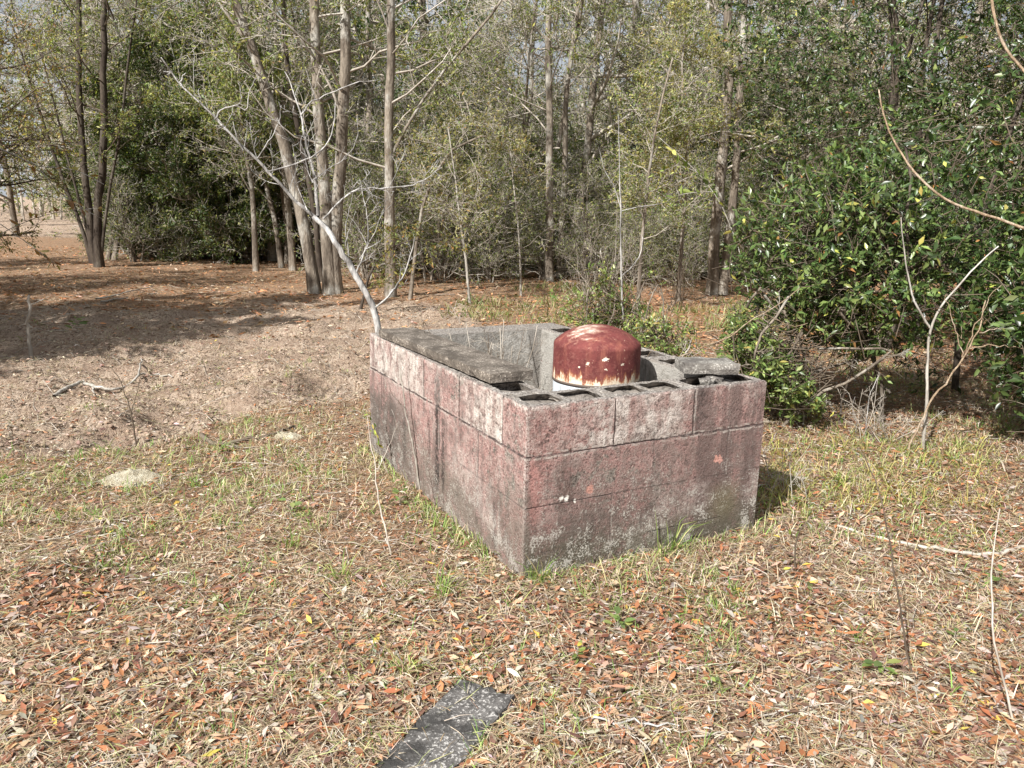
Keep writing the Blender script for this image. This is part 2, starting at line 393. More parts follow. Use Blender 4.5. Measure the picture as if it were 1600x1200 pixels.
    dirt, chip = (.075, .060, .055), (.50, .45, .405)
    pale_edge = g.mul(outer, g.math('MAXIMUM', line(z, TOPZ - BH_ - .008, .007), line(z, TOPZ - BH_ + .009, .006)), g.ss(nl, .40, .54), g.ss(nw, .40, .52))
    cc = g.mix(g.mul(pale_edge, .75), cc, chip)
    for p_, s_ in ((TOPZ - BH_, .95), (TOPZ - 2 * BH_, .45), (TOPZ - 3 * BH_, .10)):
        cc = g.mix(g.mul(outer, line(z, p_, .0055), g.ss(g.math('ADD', g.math('MULTIPLY', nw, .5), g.math('MULTIPLY', g.noise(v, 6, 4, .6), .5)), .40, .54), s_), cc, dirt)
    sec = g.band(z, TOPZ - 2 * BH_, TOPZ - BH_, .002); thd = g.ss(z, TOPZ - 2 * BH_ + .001, TOPZ - 2 * BH_ - .001)
    for msk, var, ps, s_ in ((g.mul(left, top), c, [BW_ + i * BLl_ for i in range(4)], .80), (g.mul(front, top), a, [BL_, 2 * BL_], .80), (g.mul(left, sec), c, [i * BLl_ for i in range(1, 5)], .55), (g.mul(front, sec), a, [BW_ + BL_, BW_ + 2 * BL_], .40), (g.mul(left, thd), c, [BW_ + i * BLl_ for i in range(4)], .35), (g.mul(front, thd), a, [BL_, 2 * BL_], .25)):
        for p_ in ps:
            cc = g.mix(g.mul(msk, line(var, p_ + .009, .006), g.ss(nl, .44, .56), s_ * .8), cc, chip)
            cc = g.mix(g.mul(msk, line(var, p_, .0055), g.ss(nw, .28, .46), s_), cc, dirt)
    # lichen specks
    lz_ = g.math('ADD', g.math('MULTIPLY', nf, .55), g.math('MULTIPLY', nm, .45))
    cc = g.mix(g.mul(outer, g.ss(g.math('ADD', lz_, g.ss(z, .50, .0, 0, .055)), .560, .590), g.ss(z, .50, .15, .25, 1.0), g.ss(g.noise(v, 7, 5, .7), .42, .54), g.math('SUBTRACT', 1.0, g.math('MULTIPLY', left, .45)), .85), cc, (.55, .52, .47))
    cc = g.mix(g.mul(outer, g.ss(lz_, .445, .415), .6), cc, (.06, .05, .046))
    cc = g.mix(g.mul(front, g.ss(nw, .59, .65), g.ss(z, .32, .10), g.ss(nl, .44, .58), .65), cc, (.50, .48, .43))
    cc = g.mix(g.mul(front, g.band(a, .95, 1.10, .06), g.band(z, .10, .24, .05), .35), cc, (.20, .19, .09))
    # bald spots of bright undercoat
    for (a0, z0, r0, col_) in ((.30, .335, .022, (.50, .27, .22)), (.965, .375, .020, (.56, .30, .25)), (.985, .365, .014, (.56, .31, .26)), (.165, .318, .009, (.85, .82, .76)), (.19, .312, .010, (.85, .82, .76)), (.225, .30, .006, (.8, .77, .7))):
        d = g.math('ADD', g.math('POWER', g.math('SUBTRACT', a, a0), 2.0), g.math('POWER', g.math('SUBTRACT', z, z0), 2.0))
        d = g.math('ADD', g.math('SQRT', d), g.math('MULTIPLY', g.math('SUBTRACT', nw, .5), .075))
        cc = g.mix(g.mul(front, g.ss(d, r0 * .8 + .004, r0 * .8 - .004)), cc, col_)
    # weathered grey top and inside
    tp = g.ss(z, TOPZ - .010, TOPZ - .001)
    cc = g.mix(g.mul(tp, g.ss(nm, .34, .54), .85), cc, g.mix(g.ss(nf, .42, .60), (.09, .08, .075), (.36, .335, .31)))
    inn = g.mul(g.math('SUBTRACT', 1.0, outer), g.ss(z, TOPZ - .004, TOPZ - .012))
    cc = g.mix(g.mul(inn, .8), cc, g.mix(g.ss(nl, .4, .62), (.36, .345, .315), (.54, .52, .48)))
    cc = g.mix(g.mul(inn, g.ss(g.math('ADD', nm, g.math('MULTIPLY', nl, .6)), .72, .92), .75), cc, (.20, .185, .16))
    cc = g.mix(g.mul(inn, g.ss(st, .48, .62), .7), cc, (.22, .20, .18))
    h = g.math('ADD', g.math('MULTIPLY', nf, 1.2), g.math('ADD', g.math('MULTIPLY', nw, .8), nm))
    hs = g.noise(v, 60, 3, .6, (.25, .25, 1))
    h = g.math('ADD', h, g.mul(b2, hs, .8))
    return g.done(g.bsdf(cc, .93, g.bump(h, 1.0, .008), .12))
M['block'] = wall_material()
g = G('block_core'); tcv = g.n('ShaderNodeTexCoord').outputs['Object']
n_ = g.noise(tcv, 70, 5, .7); n2_ = g.noise(tcv, 18, 4, .6)
M['core'] = g.done(g.bsdf(g.mix(g.ss(n2_, .38, .64), g.mix(g.ss(n_, .4, .62), (.055, .047, .042), (.25, .225, .20)), (.28, .25, .22)), .95, g.bump(n_, .9, .01), .1))
g = G('mortar'); tcv = g.n('ShaderNodeTexCoord').outputs['Object']
M['mortar'] = g.done(g.bsdf(g.mix(g.noise(tcv, 60, 4), (.17, .11, .10), (.40, .27, .24)), .95))

def block_mesh(name, lx, ly, lz, cores=False, seed=0, rough=.0016):
    """hollow block, corner at origin; cores sunk in its top when cores=True"""
    rng = np.random.default_rng(seed)
    import bmesh
    bm = bmesh.new()
    nseg = 3
    if not cores:
        bmesh.ops.create_cube(bm, size=1)
        for v in bm.verts: v.co = Vector(((v.co.x + .5) * lx, (v.co.y + .5) * ly, (v.co.z + .5) * lz))
        bmesh.ops.bevel(bm, geom=bm.edges[:], offset=.0005, segments=1, affect='EDGES')
    else:
        long_x = lx >= ly
        Lg, Sh = (lx, ly) if long_x else (ly, lx)
        nc = 2 if Lg > .3 else 1
        web = .036; cw = (Lg - web * (nc + 1)) / nc
        us = [0, web]
        for i in range(nc): us += [us[-1] + cw, us[-1] + cw + web]
        # refine every core span
        def refine(lst, k): 
            o = []
            for i in range(len(lst) - 1):
                o += list(np.linspace(lst[i], lst[i + 1], k + 1)[:-1])
            return o + [lst[-1]]
        k = 5
        ub = refine(us, k); vb = refine([0, .034, Sh - .034, Sh], k)
        def P(u_, v_, z_): return Vector((u_, v_, z_)) if long_x else Vector((v_, u_, z_))
        grid = {}
        def core(u_, v_):
            for i in range(nc):
                u0 = us[1 + 2 * i]; u1 = us[2 + 2 * i]
                if u0 - 1e-6 <= u_ <= u1 + 1e-6 and .034 - 1e-6 <= v_ <= Sh - .034 + 1e-6: return i + 1, (u0 + u1) / 2, (u1 - u0) / 2
            return 0, 0, 0
        for i, u_ in enumerate(ub):
            for j, v_ in enumerate(vb):
                kk, uc, hw = core(u_, v_)
                z_ = lz
                uu, vv = u_, v_
                if kk:
                    du = (u_ - uc) / hw; dv = (v_ - Sh / 2) / (Sh / 2 - .034)
                    rr = max(abs(du), abs(dv))
                    if rr < .99: z_ = lz - .016 - rng.random() * .024; uu = uc + (u_ - uc) * 2.25; vv = Sh / 2 + (v_ - Sh / 2) * 2.25
                    elif abs(du) > .9 and abs(dv) > .9: uu = uc + (u_ - uc) * .93; vv = Sh / 2 + (v_ - Sh / 2) * .93
                edge = (i in (0, len(ub) - 1)) or (j in (0, len(vb) - 1))
                z_ += rng.normal(0, .0014) - ((.003 * rng.random() + (.009 * rng.random() if rng.random() < .10 else 0)) if edge else 0)
                if not edge: uu += rng.normal(0, .0015); vv += rng.normal(0, .0015)
                else:
                    uu = min(max(uu, .002), Lg - .002) if i in (0, len(ub) - 1) else uu
                    vv = min(max(vv, .002), Sh - .002) if j in (0, len(vb) - 1) else vv
                grid[i, j] = bm.verts.new(P(uu, vv, z_))
        for i in range(len(ub) - 1):
            for j in range(len(vb) - 1):
                q = [grid[i, j], grid[i + 1, j], grid[i + 1, j + 1], grid[i, j + 1]]
                fc = bm.faces.new(q if long_x else q[::-1])
                if min(v.co.z for v in q) < lz - .012: fc.material_index = 1
        # side skirt
        ring = [(i, 0) for i in range(len(ub))] + [(len(ub) - 1, j) for j in range(1, len(vb))] + [(i, len(vb) - 1) for i in range(len(ub) - 2, -1, -1)] + [(0, j) for j in range(len(vb) - 2, 0, -1)]
        up = [grid[r] for r in ring]
        def outl(r, am=.0016, ch=.10):
            u_ = ub[r[0]]; v_ = vb[r[1]]; d_ = abs(rng.normal(0, am)) + (.006 * rng.random() if rng.random() < ch else 0)
            if r[0] in (0, len(ub) - 1): u_ += math.copysign(d_, Lg / 2 - u_)
            if r[1] in (0, len(vb) - 1): v_ += math.copysign(d_, Sh / 2 - v_)
            return u_, v_
        mid = [bm.verts.new(P(*outl(r, .0004, 0), lz - .008 - rng.random() * .006)) for r in ring]; md2 = [bm.verts.new(P(*outl(r, .0003, 0), .014 + rng.random() * .006)) for r in ring]; lo = [bm.verts.new(P(*outl(r), rng.random() * .003)) for r in ring]
        n = len(ring)
        for A_, B_ in ((up, mid), (mid, md2), (md2, lo)):
            for i in range(n):
                q = [A_[i], B_[i], B_[(i + 1) % n], A_[(i + 1) % n]]
                bm.faces.new(q if long_x else q[::-1])
    me = bpy.data.meshes.new(name); bm.to_mesh(me); bm.free(); me.materials.append(M['block']); me.materials.append(M['core'])
    return me
BH = .2032; BL = .4064; BW = .2032; BLl = (LF - BW) / 4.0
cache = {}
def lay(a, c, z, lx, ly, lz, cores, k=0):
    gap = .005 if cores else .0006
    key = (round(lx, 3), round(ly, 3), cores, k % (7 if cores else 2))
    if key not in cache: cache[key] = block_mesh('concrete_block', lx - gap, ly - gap, lz - (.0035 if z > .4 else .0003), cores, seed=k)
    o = link('concrete_block', cache[key], None, enc)
    o.location = (a + gap / 2 + rnd.uniform(-.0014, .0014) * (1 if cores else .35), c + gap / 2 + rnd.uniform(-.0014, .0014) * (1 if cores else .35), z)
    if cores: o.rotation_euler = (0, 0, rnd.uniform(-.0022, .0022))
    return o
z = TOPZ - BH; course = 0; kk = 0
while z > -.25:
    top = course == 0
    if course % 2 == 0:
        segs_f = [(0, BL), (BL, BL), (2 * BL, FR - 2 * BL)]
        segs_l = [(BW + i * BLl, BLl) for i in range(4)]
        segs_b = [(BW, BL), (BW + BL, FR - BW - BL)]
        segs_r = [(BW + i * BLl, BLl) for i in range(4)]
    else:
        segs_f = [(BW, BL), (BW + BL, BL), (BW + 2 * BL, FR - BW - 2 * BL)]
        segs_l = [(i * BLl, BLl) for i in range(4)] + [(4 * BLl, LF - 4 * BLl)]
        segs_b = [(BW, .62), (BW + .62, FR - BW - .62)]
        segs_r = [(BW + i * BLl, BLl) for i in range(4)]
    for (s_, l_) in segs_f: lay(s_, 0, z, l_, BW, BH, top, kk); kk += 1
    for (s_, l_) in segs_l: lay(0, s_, z, BW, l_, BH, top, kk); kk += 1
    for (s_, l_) in segs_b: lay(s_, LF - BW, z, l_, BW, BH, False, kk); kk += 1
    for (s_, l_) in segs_r:
        if s_ + l_ <= LF - BW + .3:
            l2 = min(l_, LF - BW - s_); 
            if l2 > .05: lay(FR - BW, s_, z, BW, l2, BH, top, kk); kk += 1
    z -= BH; course += 1
# mortar core behind the joints
Tm = []
def box_np(x0, y0, z0, x1, y1, z1):
    V = np.array([[x, y, z_] for z_ in (z0, z1) for y in (y0, y1) for x in (x0, x1)], float)
    Q = np.array([[0, 2, 3, 1], [4, 5, 7, 6], [0, 1, 5, 4], [2, 6, 7, 3], [0, 4, 6, 2], [1, 3, 7, 5]])
    return V, Q
mv, mq, off = [], [], 0
for b in ((.010, .010, -.3, FR - .010, BW - .004, TOPZ - .09), (.010, BW, -.3, BW - .005, LF - .010, TOPZ - .09), (BW, LF - BW + .005, -.3, FR - .010, LF - .011, TOPZ - .09), (FR - BW + .005, BW, -.3, FR - .011, LF - BW, TOPZ - .09)):
    v_, q_ = box_np(*b); mv.append(v_); mq.append(q_ + off); off += 8
link('mortar', make_mesh('mortar', np.concatenate(mv), None, np.concatenate(mq)), M['mortar'], enc)
# soil inside
# ---- slabs
def slab_material(name, dark, light, spot, sp_lo=.56, scale=1.0, patch=None):
    g = G(name); v = g.n('ShaderNodeTexCoord').outputs['Object']
    a = g.noise(v, 9 * scale, 6, .65); b = g.noise(v, 120 * scale, 3, .6); c_ = g.noise(v, 34 * scale, 5, .7)
    c = g.mix(g.ss(a, .36, .66), dark, light)
    c = g.mix(g.mul(g.ss(b, sp_lo, sp_lo + .07), g.ss(a, .38, .58)), c, spot)
    c = g.mix(g.ss(c_, .60, .68, 0, .8), c, spot)
    c = g.mix(g.ss(b, .42, .32, 0, .7), c, (.04, .035, .03))
    h = g.math('ADD', b, c_)
    return g.done(g.bsdf(c, .93, g.bump(h, .7, .006), .15))
M['slab'] = slab_material('slab_concrete', (.085, .072, .060), (.185, .158, .132), (.46, .41, .35), .58)
M['slab_small'] = slab_material('slab_small', (.11, .10, .092), (.25, .235, .21), (.50, .48, .44), .58)
M['slab_ground'] = slab_material('slab_ground', (.045, .043, .041), (.14, .132, .125), (.42, .405, .38), .55, 1.0)
def rough_slab(name, lx, ly, lz, seed, n=(16, 6, 2), amp=.003, notch=0.0):
    import bmesh
    rng = random.Random(seed); bm = bmesh.new()
    bmesh.ops.create_cube(bm, size=1)
    for v in bm.verts: v.co = Vector((v.co.x * lx, v.co.y * ly, v.co.z * lz))
    for ax, k in enumerate(n):
        size = (lx, ly, lz)[ax]
        for i in range(1, k):
            p = Vector((0, 0, 0)); p[ax] = -size / 2 + size * i / k; nn = Vector((0, 0, 0)); nn[ax] = 1
            bmesh.ops.bisect_plane(bm, geom=bm.verts[:] + bm.edges[:] + bm.faces[:], plane_co=p, plane_no=nn)
    for v in bm.verts:
        ex = abs(abs(v.co.x) - lx / 2) < 1e-4; ey = abs(abs(v.co.y) - ly / 2) < 1e-4; ez = abs(abs(v.co.z) - lz / 2) < 1e-4
        v.co += Vector((rng.gauss(0, amp), rng.gauss(0, amp), rng.gauss(0, amp * .5)))
        if ex + ey + ez >= 2:
            f = .0015 + rng.random() * .003 * (1 + notch)
            v.co.x -= math.copysign(f, v.co.x) * ex; v.co.y -= math.copysign(f, v.co.y) * ey; v.co.z -= math.copysign(f * .6, v.co.z) * ez
    me = bpy.data.meshes.new(name); bm.to_mesh(me); bm.free()
    me.polygons.foreach_set('use_smooth', [False] * len(me.polygons))
    return me
def top_ac(px, py, z):
    p = on_z(px, py, z); return ac(p.x, p.y)
ST = .043
s = link('lintel_slab', rough_slab('lintel_slab', .215, 1.33, ST, 3, (5, 26, 2), .0010), M['slab'])
p = encl(.118, .365 + 1.33 / 2, TOPZ + ST / 2 + .005); s.location = p; s.rotation_euler = (R(-.25), 0, YAW + R(1.2))
tag(s, 'long weathered brown concrete slab lying along the top of the left side of the pink block enclosure', 'slab')
s = link('broken_slab', rough_slab('broken_slab', .25, .17, .052, 5, (8, 5, 2), .002, .4), M['slab_small'])
p = on_z(1103, 572, TOPZ + .05); p.z = TOPZ + .052; s.location = p; s.rotation_euler = (R(-1), R(1.0), R(5))
tag(s, 'short broken grey concrete slab lying askew on the top right of the block enclosure', 'slab')
sl_c = gp(712, 1130)
s = link('paving_slab', rough_slab('paving_slab', .20, .44, .06, 9, (9, 16, 2), .0035, 1.0), M['slab_ground'])
s.location = (sl_c.x - .015, sl_c.y - .05, float(gz(sl_c.x, sl_c.y)) - .009); s.rotation_euler = (R(1.0), R(-1.5), R(-27))
tag(s, 'black and white speckled concrete slab sunk in the leaf litter at the bottom of the view', 'slab')
SLAB = (s.location.x, s.location.y)

# rubble in the open corner cores
for i, (a_, c_, r_) in enumerate(((1.00, .10, .035), (.94, .07, .028), (1.06, .15, .03))):
    me = rough_slab('concrete_chunk', r_ * 2.4, r_ * 1.7, r_ * 1.1, 20 + i, (4, 4, 2), .004, 1)
    o = link('concrete_chunk', me, M['slab_small']); o.location = encl(a_, c_, TOPZ + r_ * .10); o.rotation_euler = (rnd.uniform(-.3, .3), rnd.uniform(-.3, .3), rnd.uniform(0, 3))
    tag(o, ['larger grey concrete chunk lying on the front wall just left of the broken slab', 'small flat concrete chunk on the front wall, leftmost of the loose pieces by the slab', 'small concrete chunk wedged under the broken slab'][i], 'rubble')

# ------------------------------------------------------------------ pressure tank
TA, TC, TR = .715, .60, .208
tp_ = encl(TA, TC)
tank = thing('pressure_tank', 'rusty domed steel water pressure tank standing inside the pink block enclosure', 'water tank', (tp_.x, tp_.y, 0))
def lathe(name, prof, k=64):
    prof = np.array(prof, float); n = len(prof); th = np.arange(k) * 2 * math.pi / k
    V = np.stack([prof[:, 0][:, None] * np.cos(th), prof[:, 0][:, None] * np.sin(th), prof[:, 1][:, None] * np.ones(k)], -1).reshape(-1, 3)
    i = np.arange(n - 1)[:, None] * k; j = np.arange(k)[None]; j2 = (j + 1) % k
    Q = np.stack([i + j, i + j2, i + k + j2, i + k + j], -1).reshape(-1, 4)
    return make_mesh(name, V, None, Q, smooth=True)
def tank_material():
    g = G('tank_rust'); v = g.n('ShaderNodeTexCoord').outputs['Object']
    sp = g.n('ShaderNodeSeparateXYZ'); g.put(sp.inputs[0], v); x, y, z = sp.outputs
    nm = g.noise(v, 14, 6, .7); nf = g.noise(v, 70, 4, .7); st = g.noise(v, 26, 5, .65, (1, 1, .16)); sx = g.noise(v, 20, 6, .72, (.45, 1.3, 1.6)); nb = g.noise(v, 26, 5, .7)
    red = g.mix(g.ss(nm, .35, .65), (.105, .026, .025), (.165, .044, .040))
    red = g.mix(g.ss(st, .5, .7, 0, .5), red, (.34, .13, .085))
    red = g.mix(g.ss(nf, .50, .66, 0, .45), red, (.24, .10, .08))
    red = g.mix(g.ss(nb, .40, .30, 0, .6), red, (.085, .03, .028))
    cream = g.mix(g.ss(nb, .36, .62), (.52, .40, .27), (.66, .60, .49)); cream = g.mix(g.ss(nf, .56, .66), cream, (.45, .20, .07)); cream = g.mix(g.ss(st, .55, .68), cream, (.40, .12, .07))
    rustor = (.36, .15, .07)
    # lower band of pale primer with a ragged upper edge
    rag = g.math('ADD', g.math('MULTIPLY', g.math('SUBTRACT', st, .5), .26), g.math('MULTIPLY', g.math('SUBTRACT', nf, .5), .05))
    low = g.ss(g.math('ADD', z, rag), .664, .646); lowo = g.ss(g.math('ADD', z, rag), .684, .652)
    c = g.mix(lowo, red, rustor); c = g.mix(low, c, cream)
    # worn patch on the dome, left of centre
    d = g.math('ADD', g.math('POWER', g.math('DIVIDE', g.math('ADD', x, .055), .135), 2.0), g.math('POWER', g.math('DIVIDE', g.math('ADD', y, .045), .15), 2.0))
    dome = g.ss(z, .785, .808)
    wt = g.math('ADD', g.math('MULTIPLY', g.math('SUBTRACT', sx, .5), 3.4), g.math('SUBTRACT', 1.0, d))
    c = g.mix(g.mul(dome, g.ss(wt, .40, .90), .6), c, (.34, .19, .14))
    c = g.mix(g.mul(dome, g.ss(wt, .75, 1.25), .85), c, g.mix(g.ss(nf, .4, .6), (.46, .38, .31), (.66, .61, .54)))
    # small flaked spots
    for (x0, z0, r0) in ((.018, .765, .018), (.010, .763, .012), (-.060, .738, .010), (-.055, .745, .006), (.02, .72, .006), (.1, .742, .005), (-.1, .72, .006)):
        d = g.math('SQRT', g.math('ADD', g.math('POWER', g.math('SUBTRACT', x, x0), 2.0), g.math('POWER', g.math('MULTIPLY', g.math('SUBTRACT', z, z0), 1.5), 2.0)))
        d = g.math('ADD', d, g.math('MULTIPLY', g.math('SUBTRACT', nf, .5), .06))
        c = g.mix(g.mul(g.ss(d, r0 * .62 + .002, r0 * .62 - .001), g.ss(y, .02, -.02)), c, (.80, .70, .55))
    c = g.mix(g.ss(g.noise(v, 60, 4, .7, (1, 1, .7)), .64, .70, 0, .8), c, (.55, .36, .25))
    return g.done(g.bsdf(c, .78, g.bump(g.math('ADD', nf, nm), .6, .005), .25))
M['tank'] = tank_material()
g = G('tank_primer'); v = g.n('ShaderNodeTexCoord').outputs['Object']
M['tank_low'] = g.done(g.bsdf(g.mix(g.ss(g.noise(v, 22, 5, .6, (1, 1, .4)), .5, .66), (.62, .66, .70), (.40, .42, .43)), .45, spec=.4))
g = G('tank_ring'); M['tank_ring'] = g.done(g.bsdf((.10, .075, .06), .6))
prof = [(TR, .640), (TR, .70), (TR, .797)]
for i in range(1, 6):
    t_ = R(45) * i / 5; prof.append((TR - .03 + .03 * math.cos(t_), .797 + .03 * math.sin(t_)))
r0_, z0_ = prof[-1]; hh = .895 - z0_; rs = (r0_ ** 2 + hh ** 2) / (2 * hh)
for i in range(1, 11):
    r_ = r0_ * (1 - i / 10) + .0005; prof.append((r_, .895 - rs + math.sqrt(rs * rs - r_ * r_)))
link('dome', lathe('dome', prof), M['tank'], tank)
link('shell', lathe('shell', [(TR - .004, -.05), (TR - .004, .30), (TR - .003, .634)]), M['tank_low'], tank)
link('ring', lathe('ring', [(TR - .004, .630), (TR + .003, .631), (TR + .0035, .637), (TR + .001, .642), (TR - .004, .643)]), M['tank_ring'], tank)

# ------------------------------------------------------------------ branch growth
def wander(rng, p, d, length, nseg, wob, lift=0.0):
    pts = [np.array(p, float)]; d = np.array(d, float); d /= np.linalg.norm(d)
    for i in range(nseg):
        d = d + rng.normal(0, wob, 3) + np.array([0, 0, lift]); d /= np.linalg.norm(d)
        pts.append(pts[-1] + d * length / nseg)
    return np.array(pts)
def side_dir(rng, d, ang):
    d = d / np.linalg.norm(d); r = rng.normal(0, 1, 3); r -= r.dot(d) * d; r /= np.linalg.norm(r)
    return d * math.cos(ang) + r * math.sin(ang)
def limbs(rng, tb, tips, path, rad, n, length, lv, lo=.3, wob=.18, lift=.02, ang=(45, 80), shrink=.5, k=4, minr=.0025, hz=0.0):
    """branches along a path; tips collects (points, direction)"""
    m = len(path)
    for i in range(n):
        f = lo + (1 - lo) * (i + rng.random()) / n
        t = f * (m - 1); j = min(int(t), m - 2); p = path[j] + (path[j + 1] - path[j]) * (t - j)
        d = side_dir(rng, path[j + 1] - path[j], R(rng.uniform(*ang)))
        if hz: d[2] *= (1 - hz)
        L = length * rng.uniform(.55, 1.15) * (1 - .45 * f)
        r0 = max(rad * .55 * (1 - .6 * f), minr)
        ns = 5 if lv > 1 else (3 if lv == 1 else 2)
        bp = wander(rng, p, d, L, ns, wob, lift)
        tb.add(bp, np.linspace(r0, max(r0 * .3, minr * .6), ns + 1), k if lv > 1 else 3)
        if lv > 0: limbs(rng, tb, tips, bp, r0, max(3, int(n * .55)) if lv > 1 else rng.integers(4, 8), L * shrink, lv - 1, .2, wob * 1.15, lift, (30, 70), shrink, 3, minr, 0)
        if lv <= 1: tips.append(bp)
def leaves_on(rng, tips, per, size, pal, w=None, name='foliage', spread=.03, fine=False, ratio=.36, jit=.2):
    B, D = [], []
    for bp in tips:
        n = rng.poisson(per)
        if n == 0: continue
        t = rng.uniform(.25, 1, n) * (len(bp) - 1); j = np.minimum(t.astype(int), len(bp) - 2)
        p = bp[j] + (bp[j + 1] - bp[j]) * (t - j)[:, None]
        d = unit(bp[j + 1] - bp[j]) * .6 + rng.normal(0, .7, (n, 3))
        B.append(p + rng.normal(0, spread, (n, 3))); D.append(d)
    B = np.concatenate(B); D = np.concatenate(D); n = len(B)
    Nn = rng.normal(0, .6, (n, 3)) + [0, 0, .7]
    L = size * rng.uniform(.6, 1.3, n)
    return leaves_mesh(name, B, D, Nn, L, L * ratio, pick(n, pal, w, jit, rng), fine=fine, curl=.12)

OLIVE = [(.17, .215, .075), (.28, .305, .105), (.10, .135, .047), (.45, .44, .15), (.35, .26, .12), (.23, .22, .13)]
OLW = [.32, .24, .2, .12, .04, .08]
DARKG = [(.045, .075, .025), (.07, .105, .035), (.105, .14, .045), (.19, .20, .065)]
CEDAR = [(.05, .09, .035), (.075, .12, .04), (.11, .15, .055)]
def put_tree(root, trunk_me, bark, twig_me, twig_m, fol_me, fol_m):
    link('trunk', trunk_me, bark, root)
    if twig_me: link('twigs', twig_me, twig_m, root, 'stuff')
    if fol_me: link('foliage', fol_me, fol_m, root, 'stuff')

# library of forest trees and shrubs (built at the origin)
LIB = {}
def lib_tree(key, seed, H, r, n, ll, lo, per, size, pal, w=None, bark='bark', twig='twig', stems=1, lean=.04, lift=.02, hz=0, lv=2, minr=.004):
    rng = np.random.default_rng(seed); tr = Tubes(); tb = Tubes(); tips = []
    for s_ in range(stems):
        d = np.array([rng.normal(0, lean), rng.normal(0, lean), 1.0])
        if stems > 1: d[:2] += rng.normal(0, .22, 2)
        path = wander(rng, [rng.normal(0, .06 * (stems > 1)), rng.normal(0, .06 * (stems > 1)), -.1], d, H * (1 if s_ == 0 else rng.uniform(.6, .95)), 12, .05, .01)
        rr = r * (1 - .82 * np.linspace(0, 1, 13) ** .9); rr[0] *= 1.35
        tr.add(path, rr, 8, .07, rng)
        limbs(rng, tb, tips, path, r, n, ll, lv, lo, .2, lift, (45, 85), .5, 4, minr, hz)
    LIB[key] = (tr.mesh('trunk'), tb.mesh('twigs', False), leaves_on(rng, tips, per, size, pal, w) if per else None, M[bark], M[twig])
def plant_lib(key, name, x, y, rz, sc, label, cat, group, sz=None, leafm='leaf_forest'):
    t, w, f, bm_, tm = LIB[key]
    o = thing(name, label, cat, (x, y, float(gz(x, y)) - .02), group, rz); o.scale = (sc, sc, sz or sc)
    put_tree(o, t, bm_, w, tm, f, M[leafm])
    return o
for i in range(3): lib_tree('tall%d' % i, 40 + i, 12.5, .12, 24, 2.8, .14, 7, .062, OLIVE, OLW, lv=2, minr=.006)
for i in range(2): lib_tree('bare%d' % i, 50 + i, 11, .10, 22, 2.8, .16, 1.6, .075, OLIVE, OLW, bark='bark_pale' if i else 'bark', lv=2, minr=.006)
for i in range(3): lib_tree('under%d' % i, 60 + i, 5.4, .045, 16, 2.0, .12, 4.0, .055, OLIVE, OLW, stems=3, lv=2, minr=.004)
for i in range(2): lib_tree('dense%d' % i, 70 + i, 4.6, .05, 22, 1.9, .04, 10, .075, DARKG, stems=3, lv=2, minr=.004)
for i in range(2): lib_tree('twiggy%d' % i, 80 + i, 2.6, .02, 14, 1.3, .08, 1.5, .055, OLIVE, OLW, stems=5, lv=2, minr=.0028)
for i in range(2): lib_tree('haze%d' % i, 95 + i, 6.5, .04, 24, 2.0, .15, 1.6, .05, OLIVE, OLW, stems=2, lv=2, minr=.0042, bark='bark')
for i in range(2): lib_tree('cedar%d' % i, 90 + i, 8.5, .10, 40, 2.0, .10, 20, .10, CEDAR, hz=.4, lv=1, minr=.005)

# ------------------------------------------------------------------ the woods
# (key, px of base, distance, scale) – forest edge and depth
wr = random.Random(5)
def in_frame_x(px, Y): return at(px, 320, Y).x
def lab_zone(px):
    return ('left' if px < 480 else 'middle' if px < 1000 else 'right')
spots = []
def far_enough(x, y, d):
    return all((x - a) ** 2 + (y - b) ** 2 > d * d for a, b in spots)
def scatter(n, keys, name, cat, what, group, Y0, Y1, pxa, pxb, dmin, sc=(.8, 1.2), skip=None, leafm='leaf_forest'):
    got = 0; tries = 0
    while got < n and tries < n * 40:
        tries += 1
        Y = Y0 + (Y1 - Y0) * wr.random(); px = wr.uniform(pxa, pxb); x = in_frame_x(px, Y)
        if skip and skip(px, Y, x): continue
        if not far_enough(x, Y, dmin): continue
        spots.append((x, Y)); got += 1
        zn = [z_ for lim, z_ in ((190, 'behind the dark clump tree'), (400, 'left of the leaning trunk'), (570, 'behind the touching pair of brown trunks'), (760, 'right of the pale straight trunk'), (960, 'around the two trunks behind the tank'), (1180, 'near the rough double tree'), (9999, 'behind the glossy bush')) if px < lim][0]
        dp = 'at the wood edge' if Y < 19 else 'deep in the wood'
        plant_lib(wr.choice(keys), name, x, Y, wr.uniform(0, 6.28), wr.uniform(*sc), what + ' ' + dp + ' ' + zn, cat, group + ' ' + zn, leafm=leafm)
def opening(px, Y, x): return px < 130 and Y < 36          # the open track running off to the left
def edge(px, Y, x): return (px < 130 and Y < 34) or (px < 480 and Y < 17.5)
scatter(60, ['tall0', 'tall1', 'tall2', 'bare0', 'bare1'], 'forest_tree', 'tree', 'slender olive leaved tree', 'forest trees', 17, 42, -150, 1750, 1.5, skip=edge)
scatter(24, ['under0', 'under1', 'under2'], 'understory_tree', 'tree', 'many stemmed small tree', 'understory trees', 16.8, 30, -100, 1700, 1.1, (.8, 1.35), skip=edge)
scatter(30, ['dense0', 'dense1'], 'evergreen_shrub', 'shrub', 'dense dark green shrub', 'dense shrubs', 17.2, 25, 150, 1500, .9, (.5, .85), skip=edge)
scatter(30, ['twiggy0', 'twiggy1'], 'twiggy_shrub', 'shrub', 'tangled thin stemmed shrub', 'twiggy shrubs', 14.8, 19.5, 560, 1250, .7, (.6, 1.2), skip=edge)
